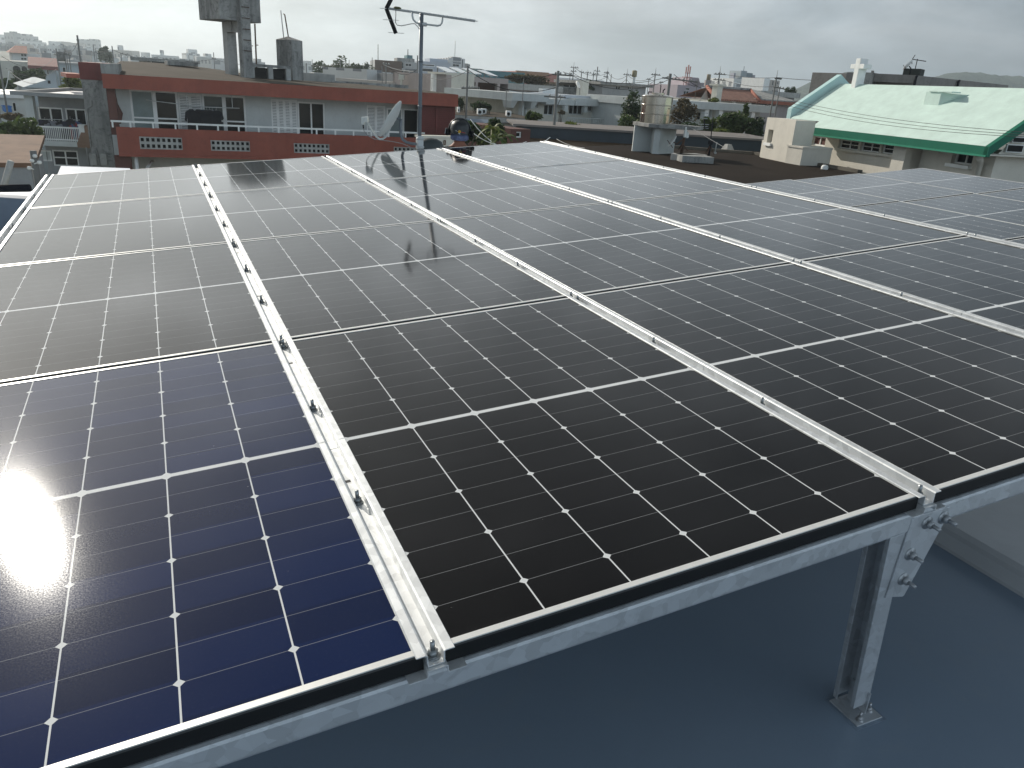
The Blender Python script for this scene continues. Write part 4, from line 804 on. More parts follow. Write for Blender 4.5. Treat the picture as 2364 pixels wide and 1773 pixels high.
tree('roof_bush', 'dark bush growing at the left end behind the brown flat roof', 'bush', 1066, 239, 45, 16, 26, M_leafd, 500, .12, 40, 'bushes behind the brown flat roof'); tree('roof_bush', 'wide dark bush behind the middle of the brown flat roof', 'bush', 1102, 243, 45, 42, 20, M_leafd, 900, .12, 41, 'bushes behind the brown flat roof'); tree('roof_bush', 'small dark bush right of the paired air conditioners', 'bush', 1128, 249, 45, 14, 14, M_leafd, 300, .1, 42, 'bushes behind the brown flat roof')
# blue tin awning, banana plants
AW = Fac(W(1110, 286, 31), W(1192, 292, 31.5)); zt = AW.z(1150, 283); m = MB(); m.hexa([(0, 0, zt - .55), (AW.L, 0, zt - .62), (AW.L, 2.2, zt - .06), (0, 2.2, zt - .06), (0, 0, zt - .5), (AW.L, 0, zt - .57), (AW.L, 2.2, zt), (0, 2.2, zt)]); o = m.obj('tin_awning', mat('blue_tin', (.17, .22, .28), .5, .2, 2), None, AW.M); tag(o, 'blue grey tin awning among the plants beyond the helmet', 'awning')
block('backyard_hut', 'dark brick hut under the blue tin awning', 'hut', (1180, 296, 27), (1225, 300, 27.5), 3, M_brownp, ((1192, 304, 1205, 318, 1),))
for i, (px, py, w, h, mt) in enumerate(((1085, 305, 60, 50, M_leafd), (1120, 312, 46, 40, M_leafm), (1150, 300, 40, 50, M_leafd), (1062, 318, 40, 30, M_leafd))): tree('garden_shrub', ['dark garden shrub right behind the helmet', 'mid green garden shrub in front of the tin awning', 'tall dark shrub right of the striped banana stem', 'low dark shrub beside the shoulders of the crouching person'][i], 'bush', px, py, 24 + i * .5, w, h, mt, 900, .1, 50 + i, 'garden shrubs beyond the array')
def palm(label, px, py, d, n, ln, mt, seed, stem=True):
    c = W(px, py, d); root = thing('banana_plant', label, 'plant', T(c.x, c.y, GZ), 'banana plants beyond the array'); g = random.Random(seed); z = c.z - GZ
    if stem: m = MB(); m.tube([(0, 0, 0), (.04, 0, z * .6), (0, 0, z)], [.13, .1, .07], 8); m.obj('stem', mt, root)
    m = MB()
    for k in range(n):
        a = 6.283 * k / n + g.uniform(-.3, .3); el = g.uniform(.3, 1.2); pr = None
        for s in range(7):
            t = s / 6; p = Vector((math.cos(a) * ln * t * math.cos(el), math.sin(a) * ln * t * math.cos(el), z + ln * (t * math.sin(el) - .8 * t * t))); w = ln * .085 * math.sin(math.pi * min(1, t * .9 + .1)) + .01; sd = Vector((-math.sin(a), math.cos(a), 0)) * w; cur = (p - sd, p + sd + Vector((0, 0, .02)))
            if pr: m.quad(pr[0], pr[1], cur[1], cur[0])
            pr = cur
    m.obj('leaves', mt, root)
palm('pale banana plant standing upright in front of the tin awning', 1139, 298, 22, 7, .6, M_leafy, 1); palm('low banana plant in front of the dark garden shrubs', 1148, 322, 20, 8, .5, M_leafm, 2, False); palm('yellowish banana plant right of the upright one', 1165, 318, 21, 7, .5, M_leafm, 3)
# cream house
CH = Fac(W(1184, 213, 47), W(1405, 229, 52)); root = thing('cream_house', 'cream two storey house with brackets under its flat eave beyond the thick pole', 'house', CH.M); L = CH.L; zt = (CH.z(1186, 212) + CH.z(1370, 227)) / 2; ze = zt - .42
ow = [CH.rect(1234.5, 239, 1242, 249, .9), CH.rect(1256, 241, 1279, 266, .9), CH.rect(1314, 240, 1346, 265, .9), CH.rect(1352, 239, 1372, 258, .9), CH.rect(1386, 243, 1400, 268, .9)]
m = MB(); m.wall(CH.x(1202, 240, .9), L, GZ, ze, .9, .2, ow); m.box(CH.x(1202, 240, .9), L, 1.6, 7, GZ, ze - .001); m.quad((CH.x(1202, 240, .9), .9, GZ), (CH.x(1202, 240, .9), .9, ze), (CH.x(1202, 240, .9), 7, ze), (CH.x(1202, 240, .9), 7, GZ)); m.obj('wall', M_cream, root)
for r, n in zip(ow, (1, 2, 3, 2, 2)): window(root, r, .98, n, M_alu, M_glassd, .06)
m = MB(); m.box(0, L * .36, 0, 7, ze, zt); m.box(L * .36, L * .92, .3, 7, ze - .12, zt - .22); m.box(L * .92 - 2.0, L + .5, .2, 7, ze - .1, zt - .1); m.obj('eave_slab', M_pale, root)
for px in (1190, 1237): s_ = CH.x(px, 222); m = MB(); m.hexa([(s_ - .12, .25, ze - .4), (s_ + .12, .25, ze - .4), (s_ + .12, .9, ze - .4), (s_ - .12, .9, ze - .4), (s_ - .24, .05, ze - .002), (s_ + .24, .05, ze - .002), (s_ + .24, .9, ze - .002), (s_ - .24, .9, ze - .002)]); m.obj('bracket', M_pale, root)
for px in (1318, 1364): s_ = CH.x(px, 230); m = MB(); m.box(s_ - .14, s_ + .14, .35, .6, ze - .5, ze - .13); m.obj('bracket', M_pale, root)
m = MB(); s_ = CH.x(1202, 240, .9); m.cyl((s_ + .35, .8, GZ), (s_ + .35, .8, ze), .06, n=8); m.box(s_ - .15, s_ + .05, .6, .9, GZ, ze - .001); m.obj('downpipe', M_pale, root)
zbal = CH.z(1350, 272, -.3); m = MB(); a = CH.x(1310, 275, -.4); m.box(a, L + .3, -.4, .9, zbal - .95, zbal - .8); m.box(a, L + .3, -.4, -.34, zbal - .05, zbal); n = 26
for i in range(n): x = a + (L + .3 - a) * i / n; m.box(x, x + .03, -.39, -.35, zbal - .8, zbal - .05)
m.obj('balcony', M_pale, root)
m = MB(); s_ = CH.x(1350, 215, 3); zc = zt - .1; m.box(s_ - .3, s_ + .3, 3, 3.5, zc, zc + 1.1); m.obj('chimney', M_cream, root)
m = MB(); s_ = CH.x(1250, 217, 3.5); m.box(s_, s_ + 1.1, 3.4, 3.8, zt + .002, zt + .32); m.obj('roof_box', M_white, root)
m = MB(); m.box(CH.x(1302, 218, 1), CH.x(1376, 222, 1), 1, 6.5, zt - .215, zt + .05); m.obj('roof_screen', mat('silver_roof', (.55, .58, .62), .4, .1, 1, metal=.2), root)
s_, z_ = CH.hit(1333, 196, 2.6); root = thing('satellite_dish', 'small white satellite dish on the cream house roof', 'satellite dish', CH.M @ T(s_, 2.6, z_)); m = MB(); m.X = Matrix.Rotation(math.radians(60), 4, 'Y') @ Matrix.Rotation(.2, 4, 'X'); m.lathe([(0, 0), (.12, .012), (.24, .05), (.24, .06), (.12, .022), (0, .01)], 14); m.obj('reflector', M_white, root); m = MB(); m.tube([(.05, 0, 0), (.25, 0, -.25), (.25, 0, zt - z_)], .02, 6); m.obj('bracket', M_pole, root)
tree('potted_shrub', 'straggly green shrub on the terrace left of the thick pole', 'bush', 1232, 272, 38, 44, 26, M_leafm, 800, .11, 61, 'terrace plants before the cream house'); tree('potted_shrub', 'spreading low shrub right of the thick pole', 'bush', 1322, 290, 36, 48, 14, M_leafy, 700, .1, 62, 'terrace plants before the cream house'); tree('potted_shrub', 'orange flowered twigs in front of the cream house door', 'bush', 1296, 259, 44, 16, 8, M_leafb, 160, .08, 63, 'terrace plants before the cream house'); tree('potted_shrub', 'slim shrub left end of the cream house terrace', 'bush', 1222, 266, 38, 12, 22, M_leafm, 300, .1, 64, 'terrace plants before the cream house')
# dark long roof below it and the roof in front
def deck(name, label, cat, corners, z, th, mt, kind=None):
    q = []
    for px, py in corners: r = ray(px, py); q.append(CAM + r * ((z - CAM.z) / r.z))
    n = len(q); m = MB(); m.add([(v.x, v.y, z) for v in q] + [(v.x, v.y, z - th) for v in q], [tuple(range(n))[::-1], tuple(range(n, 2 * n))] + [(i, (i + 1) % n, n + (i + 1) % n, n + i) for i in range(n)])
    o = m.obj(name, mt); tag(o, label, cat); return o
DR = Fac(W(1205, 312, 33), W(1800, 333, 34)); root = thing('long_dark_house', 'long low house with grey flat roof and dark blue front beyond the thick pole', 'house', DR.M); zt = DR.z(1400, 302)
m = MB(); m.box(-.4, DR.L, -.1, 4.2, zt - .02, zt + .06); m.obj('roof', mat('grey_sheet_roof', (.21, .19, .18), .9, .2, .6), root); m = MB(); m.box(0, DR.L, 0, 4, zt - .46, zt - .021); m.obj('front', mat('dark_blue_front', (.045, .06, .075), .7, .3, 1), root); m = MB(); m.box(0, DR.L, .3, 3.8, GZ, zt - .461); m.obj('wall', mat('tan_wall', (.24, .18, .13), .9, .25, 1.5), root)
n = 22; m = MB()
for i in range(n): x = 5.2 + i * .55; m.box(x, x + .36, .27, .297, zt - .74, zt - .56)
m.obj('vent_row', M_dark, root)
# ------------------------------------------------------------------ right: brown roof with the steel tank
BZ = W(1500, 352, 28).z
M_brown = mat('brown_roof', (.034, .026, .021), .95, .4, .35, fine=.35, bump=.4, spec=.05)
b_ = mat('brown_roof_edge', (.16, .145, .12), .95, .3, 1)
q = []
for px, py in ((1215, 340), (1470, 334.5), (1745, 357), (1990, 400), (2060, 470), (1500, 470)):
    r = ray(px, py); q.append(CAM + r * ((BZ - CAM.z) / r.z))
root = thing('brown_roofed_house', 'house with a broad dark brown flat roof carrying the steel tank', 'house', Matrix.Identity(4)); n = len(q)
m = MB(); m.add([(v.x, v.y, BZ) for v in q] + [(v.x, v.y, BZ - .3) for v in q], [tuple(range(n))[::-1], tuple(range(n, 2 * n))] + [(i, (i + 1) % n, n + (i + 1) % n, n + i) for i in range(n)]); m.obj('roof', M_brown, root)
m = MB(); cxy = sum(q, Vector()) / n; qq = [cxy + (v - cxy) * .96 for v in q]; m.add([(v.x, v.y, BZ - .302) for v in qq] + [(v.x, v.y, GZ) for v in qq], [(i, (i + 1) % n, n + (i + 1) % n, n + i) for i in range(n)]); m.obj('wall', M_conc2, root)
m = MB(); 
for i in (1, 2):
    a, c = q[i], q[i + 1]; d = (c - a).normalized(); nn_ = Vector((-d.y, d.x, 0)) * .18
    if i == 1: a = a.lerp(c, .28)
    m.hexa([(a.x, a.y, BZ + .002), (c.x, c.y, BZ + .002), (c.x - nn_.x, c.y - nn_.y, BZ + .002), (a.x - nn_.x, a.y - nn_.y, BZ + .002), (a.x, a.y, BZ + .1), (c.x, c.y, BZ + .1), (c.x - nn_.x, c.y - nn_.y, BZ + .1), (a.x - nn_.x, a.y - nn_.y, BZ + .1)])
m.obj('edge_kerb', b_, root)
# stand and tank
TF = Fac(W(1463, 348, 28.2), W(1520, 352, 27.6)); root = thing('tank_stand', 'concrete stand with angled walls and wide slab carrying the steel tank', 'tank stand', TF.M)
zs0 = TF.z(1490, 291.5); zs1 = TF.z(1475, 282.5, -.3)
k = TF.x(1489, 320); L = TF.x(1526, 330); m = MB(); x0 = TF.x(1461, 320)
m.add([(x0 + .0, .0, BZ), (x0 + .12, -.16, BZ), (k, .42, BZ), (L - .16, -.25, BZ), (L, -.12, BZ), (L, 1.0, BZ), (x0, 1.0, BZ), (x0 + .0, .0, zs0), (x0 + .12, -.16, zs0), (k, .42, zs0), (L - .16, -.25, zs0), (L, -.12, zs0), (L, 1.0, zs0), (x0, 1.0, zs0)], [(i, (i + 1) % 7, 7 + (i + 1) % 7, 7 + i) for i in range(7)]); m.obj('stand_wall', M_pale, root)
a = TF.x(1447, 284, -.3); c = TF.x(1586, 292, -.3); corner = TF.x(1498, 290, -.62)
m = MB(); m.add([(a, .1, zs0 + .001), (corner, -.62, zs0 + .001), (c, .15, zs0 + .001), (c - .1, 1.1, zs0 + .001), (a + .2, 1.2, zs0 + .001), (a, .1, zs1), (corner, -.62, zs1), (c, .15, zs1), (c - .1, 1.1, zs1), (a + .2, 1.2, zs1)], [(4, 3, 2, 1, 0), (5, 6, 7, 8, 9)] + [(i, (i + 1) % 5, 5 + (i + 1) % 5, 5 + i) for i in range(5)]); m.obj('slab', M_conc, root, bevel=.01)
bt = NB('stainless_steel'); bt.set('Base Color', (.52, .47, .40)); bt.set('Metallic', 1.0); bt.set('Roughness', bt.math('ADD', .09, bt.math('MULTIPLY', bt.noise(3, 4, .6, (2.5, 2.5, .2)), .12))); bt.bump(bt.noise(2.6, 3, .5, (3, 3, .1)), .35, .02)
M_ss = bt.m
R = (TF.x(1548, 250, .35) - TF.x(1483, 250, .35)) / 2 * .97; cx_ = (TF.x(1548, 250, .35) + TF.x(1483, 250, .35)) / 2; ht = TF.z(1515, 222, .35) - zs1
root = thing('water_tank', 'shiny stainless steel cylindrical water tank on the concrete stand', 'water tank', TF.M @ T(cx_, .35, zs1))
m = MB(); m.lathe([(R, .0), (R, ht * .35), (R, ht * .67), (R, ht)], 48); m.lathe([(R * 1.0, ht), (R * .9, ht + .03), (R * .45, ht + .06), (.22, ht + .065)], 48); m.lathe([(.22, ht + .065), (.22, ht + .11), (0, ht + .115)], 24, smooth=False); m.obj('tank_body', M_ss, root)
for zz_ in (.34, .675, .985):
    m = MB(); m.lathe([(R + .001, -.016), (R + .013, -.010), (R + .016, 0), (R + .013, .010), (R + .001, .016)], 48, (0, 0, ht * zz_)); m.obj('hoop', M_ss, root)
m = MB(); m.tube([(R * .35, 0, ht + .05), (R * .35, 0, ht + .2), (R * .5, -.05, ht + .24)], .022, 6); m.tube([(-R * .5, -.2, ht + .05), (-R * .5, -.2, ht + .12), (-R * .25, -.2, ht + .12)], .018, 6); m.tube([(R * .25, -.1, ht + .05), (R * .25, -.1, ht + .34), (R * .18, -.1, ht + .34)], .014, 6); m.obj('pipe', M_black, root)
m = MB(); m.cyl((R + .02, 0, .5), (R + .12, 0, .5), .02, n=6); m.obj('valve', M_alu, root)
# antennas and plinths on the brown roof
def onroof(px, py): r = ray(px, py); return CAM + r * ((BZ - CAM.z) / r.z)
def plinth(label, pxa, pya, pxb, pyb, h, dp, mt):
    a, c = onroof(pxa, pya), onroof(pxb, pyb); P = Fac(a, c); m = MB(); m.box(0, P.L, 0, dp, BZ + .002, BZ + h); o = m.obj('roof_plinth', mt, None, P.M, .01); tag(o, label, 'plinth'); return P
plinth('pale concrete plinth under the rusty antenna pole on the brown roof', 1547, 369, 1575, 373, .2, 1.2, M_conc2); plinth('dark concrete plinth under the yagi antenna on the brown roof', 1574, 375, 1647, 379, .2, 1.0, M_conc); 
P1 = onroof(1572, 361); root = thing('dish_post', 'rusty iron post with braces on the brown roof', 'post', T(P1.x, P1.y, BZ)); k = 27 / FOC
m = MB(); m.tube([(0, 0, .1), (.04, 0, .85)], .045, 8); m.obj('shaft', M_rust, root); m = MB()
for dx, dy in ((-.14, -.1), (.16, -.1), (0, .2)): m.tube([(dx, dy, .2), (0, 0, .42)], .018, 5)
m.obj('brace', M_rust, root); m = MB(); m.box(-.02, .06, -.08, .0, .62, .95); m.box(.1, .16, -.05, .0, .60, .8); m.box(-.02, .18, -.04, -.01, .62, .66); m.obj('booster_box', M_white, root)
e = Vector((HD.y, -HD.x, 0)); D0 = W(1555, 328, (P1 - CAM).dot(HD)); root = thing('satellite_dish', 'edge on white satellite dish beside the rusty post on the brown roof', 'satellite dish', T(D0.x, D0.y, D0.z))
RM = Matrix.Rotation(math.atan2(e.y, e.x), 4, 'Z') @ Matrix.Rotation(math.radians(-58), 4, 'Y'); m = MB(); m.X = RM; m.lathe([(0, .015), (.1, .02), (.21, .045), (.21, .065), (.1, .04), (0, .035)], 18); m.obj('reflector', M_white, root)
m = MB(); q0 = P1 + Vector((0, 0, .55)) - D0; m.tube([(0, 0, 0), tuple(e * .12 + Vector((0, 0, -.06))), tuple(q0 + Vector((0, 0, .02))), tuple(q0)], .022, 6); m.tube([(0, 0, -.18), tuple(-e * .22 + Vector((0, 0, .05)))], .012, 5); m.obj('arm', M_rust, root)
D1 = W(1542, 325, 28.6); root = thing('satellite_dish', 'grey satellite dish seen face on behind the tank stand', 'satellite dish', T(D1.x, D1.y, D1.z)); RM = Matrix.Rotation(math.atan2(e.y, e.x), 4, 'Z') @ Matrix.Rotation(math.radians(75), 4, 'X') @ Matrix.Scale(1.25, 4, (0, 1, 0)); m = MB(); m.X = RM; m.lathe([(0, 0), (.12, .01), (.24, .045), (.24, .06), (.12, .03), (0, .02)], 20); m.obj('reflector', M_greyw, root); m = MB(); m.cyl((0, .05, 0), (0, .05, BZ - D1.z), .025, n=6); m.obj('post', M_rust, root)
P2 = onroof(1634, 371); root = thing('yagi_antenna', 'dark yagi antenna with short crossbars on a braced pole on the brown roof', 'antenna', T(P2.x, P2.y, BZ)); dd_ = (P2 - CAM).dot(HD)
m = MB(); top = W(1646, 275, dd_) - Vector((P2.x, P2.y, BZ)); m.tube([(0, 0, .1), (0, 0, .55)], .04, 8); m.tube([(0, 0, .5), tuple(top)], .016, 6); m.obj('pole', M_black, root); m = MB()
for dx, dy in ((-.13, -.1), (.14, -.1), (0, .18)): m.tube([(dx, dy, .2), (0, 0, .5)], .016, 5)
m.obj('brace', M_rust, root); m = MB(); m.box(-.06, .06, -.05, .05, .5, .62); m.obj('clamp_box', M_black, root)
m = MB(); o0 = Vector((P2.x, P2.y, BZ)); b0 = W(1626, 275, dd_) - o0; b1 = W(1627, 298, dd_ ) - o0; m.tube([tuple(b0), tuple(b1)], .022, 5); m.tube([tuple(b1), tuple(W(1643, 287, dd_) - o0)], .012, 5); m.obj('boom', M_black, root)
for py, w in ((260.5, 8), (268, 9), (273.5, 7), (287, 10), (292, 9), (296, 9)): c = W(1626, py, dd_) - o0; m = MB(); h = e * (w * dd_ / FOC); m.tube([tuple(c - h), tuple(c + h)], .012, 5); m.obj('element', M_alu, root)
P3 = onroof(1648, 368); root = thing('roof_bracket', 'short pale upright bracket at the right end of the dark plinth', 'bracket', T(P3.x, P3.y, BZ)); m = MB(); m.tube([(0, 0, .18), (.02, 0, .55)], .02, 6); m.box(-.04, .04, -.04, .04, .18, .24); m.obj('upright', M_conc2, root)
P4 = onroof(1679, 349); m = MB(); m.hexa([(-.2, -.2, 0), (.2, -.2, 0), (.2, .2, 0), (-.2, .2, 0), (-.09, -.09, .26), (.09, -.09, .26), (.09, .09, .26), (-.09, .09, .26)]); o = m.obj('anchor_block', M_conc2, None, T(P4.x, P4.y, BZ + .002)); tag(o, 'small concrete anchor block holding the sloping stay wire', 'anchor block')
P5 = onroof(1903, 391); m = MB(); m.lathe([(0, .14), (.07, .13), (.11, .08), (.11, .0)], 12); o = m.obj('roof_vent', M_white, None, T(P5.x, P5.y, BZ + .002)); tag(o, 'small white dome vent cap on the brown roof before the chapel wall', 'vent cap')
for i, (px, py) in enumerate(((1771, 362), (1777, 363))): p = onroof(px, py); m = MB(); m.tube([(0, 0, 0), (0, 0, .16), (.06, 0, .2), (.1, 0, .14)], .025, 6); o = m.obj('vent_pipe', M_black, None, T(p.x, p.y, BZ + .002)); tag(o, ['left one of two dark bent vent pipes at the chapel porch foot', 'right one of two dark bent vent pipes at the chapel porch foot'][i], 'vent pipe')

# ------------------------------------------------------------------ white long house, trees, tile roof and towers behind
WL = Fac(W(1540, 225, 48), W(1790, 249, 53)); root = thing('long_white_house', 'long white house with brackets under its eave right of the steel tank', 'house', WL.M); L = WL.L; zt = (WL.z(1560, 228) + WL.z(1785, 248)) / 2; ze = zt - .42
ow = [WL.rect(1608, 258, 1631, 278, .9), WL.rect(1658, 263, 1678, 277, .9), WL.rect(1693, 266, 1718, 285, .9), WL.rect(1729, 268, 1755, 282, .9)]
m = MB(); m.wall(-1, L - .3, GZ, ze, .9, .2, ow); m.box(-1, L - .3, 1.6, 6, GZ, ze - .001); m.obj('wall', M_pale, root)
for r, n in zip(ow, (2, 2, 2, 3)): window(root, r, .98, n, M_alu, M_glassd, .05)
m = MB(); m.box(-1.2, L, 0, 6.2, ze, zt); m.obj('eave_slab', M_pale, root)
for px in (1637, 1670, 1709, 1745): s_ = WL.x(px, 245); m = MB(); m.box(s_ - .16, s_ + .16, .1, .45, ze - .65, ze - .002); m.obj('bracket', M_white, root)
s_ = WL.x(1643, 260, .8); m = MB(); m.cyl((s_, .82, GZ), (s_, .82, ze), .07, n=8); m.obj('downpipe', M_white, root)
s_, z_ = WL.hit(1664, 225, 3); m = MB(); m.box(s_ - .4, s_ + .05, 3, 3.5, zt, z_ + .7); m.box(s_ - .55, s_ + .2, 2.85, 3.65, z_ + .7, z_ + .8); m.obj('chimney', M_cream, root)
tree('roof_shrub', 'yellow green shrubs on the flat roof of the long white house', 'bush', 1645, 230, 52, 28, 8, M_leafy, 400, .1, 70, None, False)
for i, (px, py, d, w, h, mt, n, lab) in enumerate([(1462, 252, 43, 62, 66, M_leafd, 1700, 'dark bushy tree left of the steel tank'), (1450, 285, 39, 52, 36, M_leafm, 1000, 'mid green shrub below the dark tree left of the tank stand'), (1492, 270, 42, 40, 52, M_leafm, 1000, 'green tree crown between dark tree and steel tank'), (1575, 262, 44, 60, 62, M_leafb, 1500, 'brownish tree right of the steel tank'), (1600, 302, 42, 70, 40, M_leafd, 1300, 'dark shrub behind the tank stand slab'),
      (1632, 295, 42, 58, 46, M_leafm, 1400, 'green shrub behind the yagi antenna'), (1700, 290, 41, 84, 56, M_leafm, 2100, 'large green tree before the windows of the long white house'), (1745, 298, 40, 60, 52, M_leafd, 1400, 'dark green tree left of the chapel porch'), (1720, 262, 44, 12, 40, M_leafm, 300, 'spiky treetop sticking up before the long white house'), (1660, 312, 39, 60, 26, M_leafy, 900, 'low yellow green shrub under the large green tree')]):
    tree('garden_tree', lab, 'tree', px, py, d, w, h, mt, n, None if w > 20 else .14, 80 + i, 'garden trees beyond the brown roof', clumps=14)
# red tile house
RH = Fac(W(1612, 236, 62), W(1745, 241, 65)); root = thing('tile_roofed_house', 'house with an orange tiled gable roof beyond the long white house', 'house', RH.M); L = RH.L
bt = NB('orange_tiles'); g = bt.n('ShaderNodeSeparateXYZ'); bt.l(bt.tc.outputs['Object'], g.inputs[0]); wv = bt.math('SINE', bt.math('MULTIPLY', g.outputs[0], 26.0)); wz = bt.math('FRACT', bt.math('MULTIPLY', g.outputs[2], 3.2))
bt.set('Base Color', bt.mix(bt.ramp(bt.noise(3, 5), .3, .7), (.24, .105, .07), (.40, .19, .13))); bt.set('Roughness', .85); bt.bump(bt.math('ADD', wv, wz), .9, .06); M_otile = bt.m
ze = (RH.z(1660, 229) + RH.z(1742, 233)) / 2; zr = (RH.z(1632, 201, 3) + RH.z(1732, 208, 3)) / 2; x0 = RH.x(1632, 201, 3); x1 = RH.x(1732, 208, 3); xe0 = RH.x(1646, 224); xe1 = RH.x(1747, 233)
m = MB(); m.add([(xe0, -.3, ze), (xe1, -.3, ze), (x1, 3, zr), (x0, 3, zr), (xe0, -.3, ze - .12), (xe1, -.3, ze - .12), (x1, 3, zr - .12), (x0, 3, zr - .12), (x0, 6.3, ze), (x1, 6.3, ze)], [(0, 1, 2, 3), (5, 4, 7, 6), (0, 4, 5, 1), (1, 5, 6, 2), (0, 3, 7, 4), (3, 2, 9, 8)]); m.obj('roof', M_otile, root)
m = MB(); m.tube([(x0, 3, zr + .03), (xe0, -.32, ze + .06)], .13, 8); m.tube([(x1, 3, zr + .03), (xe1, -.32, ze + .06)], .12, 8); m.obj('verge_tile', M_tile, root); m = MB(); m.box(x0, x1, 2.85, 3.15, zr - .02, zr + .14); m.obj('ridge', M_conc, root)
m = MB(); xw = RH.x(1612, 238); m.box(xe0 + .1, xe1 - .1, .4, 6, GZ, ze - .122); m.add([(xw, .35, ze - .8), (xe0 + .12, .35, ze - .8), (x0, 3, zr - .13), (xw, .35, GZ), (xe0 + .12, .35, GZ)], [(0, 1, 2), (3, 4, 1, 0)]); m.obj('wall', M_cream, root)
for s_ in (xe0 + .5, (xe0 + xe1) / 2, xe1 - .6): m = MB(); m.box(s_, s_ + .2, .1, .35, ze - 2.2, ze - .125); m.obj('veranda_post', M_white, root)
root, FA, za = block('low_orange_eaved_house', 'low house with thin orange eave and grey roof left of the chapel gable', 'house', (1745, 231, 66), (1835, 236, 68), 8, M_mauve, ((1752, 237, 1768, 243, 1), (1774, 238, 1786, 244, 1)))
m = MB(); L = FA.L; m.box(-.5, L, -.5, 0, za - .25, za); m.obj('orange_eave', M_tile, root); m = MB(); m.hexa([(-.5, -.45, za + .002), (L, -.45, za + .002), (L, 5, za + .75), (-.3, 5, za + .75), (-.5, -.45, za + .08), (L, -.45, za + .08), (L, 5, za + .83), (-.3, 5, za + .83)]); m.obj('roof', M_conc, root)
block('flat_grey_house', 'flat grey house with a dark slot window near the right hills', 'house', (1760, 210, 85), (1836, 214, 86), 8, M_greyw, ((1766, 209.5, 1785, 218, 1), (1800, 217, 1828, 222, 1)), (.4, .5), M_conc2)
root, FA, za = block('white_tower_block', 'white banded tower joined to a dark slab block on the right skyline', 'building', (1695, 181, 240), (1721, 183, 241), 14, FM[0], ())
for k in range(4): m = MB(); z_ = za - 1.5 - k * 1.35; m.box(-.05, FA.L * .6, -.1, 0, z_, z_ + .5); m.obj('balcony_band', M_white, root)
FB = Fac(W(1708, 163, 250), W(1740, 170, 251)); zt = FB.z(1730, 168.5); m = MB(); m.X = FA.M.inverted() @ FB.M; m.box(FB.x(1721, 170), FB.x(1738, 170), 0, 9, GZ, zt); m.obj('dark_slab', mat('slate_block', (.16, .20, .23), .7, .1, .2), root); m = MB(); m.X = FA.M.inverted() @ FB.M; m.box(FB.x(1708, 170), FB.x(1722, 170), -.6, 7, GZ, FB.z(1715, 163.5)); m.cyl((FB.x(1720, 165), 1, FB.z(1720, 165)), (FB.x(1720, 165), 1, FB.z(1721, 153)), .12, n=6); m.obj('stair_tower', mat('blue_grey_block', (.30, .35, .38), .7, .1, .2), root)
m = MB(); m.X = FA.M.inverted() @ FB.M; m.box(FB.x(1738, 190), FB.x(1743, 190), .5, 4, GZ, FB.z(1741, 173)); m.box(FB.x(1693.5, 190), FB.x(1697.5, 190), .5, 3, GZ, FB.z(1696, 168.5)); m.obj('slim_stack', mat('mauve_stack', (.3, .31, .36), .8, .1, .2), root)
root, FA, za = block('white_cube_house', 'white roof cabin with dark slots left of the right hills', 'house', (1777, 184, 130), (1801, 186, 131), 5, FM[2], ((1783, 186, 1786, 198, 1), (1794, 189, 1797, 195, 1)))
m = MB(); m.box(-1.2, -.02, -.1, 5, GZ, za + .2); m.obj('white_fin', M_white, root)
# mauve castle-like block behind the steel tank with antenna tower
root, FA, za = block('mauve_house', 'mauve stepped building right behind the leaning crossarm pole', 'building', (1565, 195, 120), (1618, 200, 121), 10, mat('mauve_far', (.36, .32, .35), .9, .1, .3), ((1583, 203, 1593, 208, 1), (1578, 210, 1590, 220, 2)), pent=((1600, 191, 1641, 3, 6),))
m = MB(); L = FA.L; m.hexa([(L * .5, 3, za - 3), (L + 3, 3, za - 3), (L + 3, 9, za - 3), (L * .5, 9, za - 3), (L * .9, 3, za + 1.2), (L + 1, 3, za + 1.2), (L + 1, 9, za + 1.2), (L * .9, 9, za + 1.2)]); m.obj('sloping_wing', mat('mauve_far2', (.38, .33, .36), .9, .1, .3), root)
KT = Fac(W(1629.5, 188, 122), W(1640, 189, 122)); root = thing('water_tower', 'tan roof tank standing on the mauve building', 'water tower', KT.M); m = MB(); m.lathe([(0, KT.z(1634, 185)), (.3, KT.z(1634, 185)), (.3, KT.z(1634, 171.5)), (0, KT.z(1634, 171))], 14, (KT.L / 2, 0, 0)); m.obj('tank', mat('tan_tank2', (.3, .25, .17), .8, .2, 3), root); m = MB(); m.box(-.1, KT.L + .1, -.4, .4, KT.z(1634, 200), KT.z(1634, 185) - .002); m.obj('base', M_mauve, root)
AT = W(1584, 195, 123); root = thing('antenna_tower', 'mobile phone mast with red and white panels behind the crossarm pole', 'antenna tower', T(AT.x, AT.y, AT.z)); k = 123 / FOC; M_redw = mat('red_white_steel', (.42, .22, .2), .6, .1, 3); m = MB()
for x, y in ((-.35, -.35), (.35, -.35), (.35, .35), (-.35, .35)): m.tube([(x, y, -1), (x * .5, y * .5, 1.7)], .05, 5)
for z_ in (.3, 1.0, 1.55): m.box(-.3, .3, -.3, .3, z_ - .03, z_ + .03)
m.box(-.55, .55, -.55, .55, .95, 1.05); m.obj('lattice', M_redw, root); m = MB()
for x, h in ((-.32, 2.4), (.03, 2.7), (.36, 2.5)): m.box(x - .05, x + .05, -.1, .1, 1.6, h)
m.obj('aerial', M_redw, root)
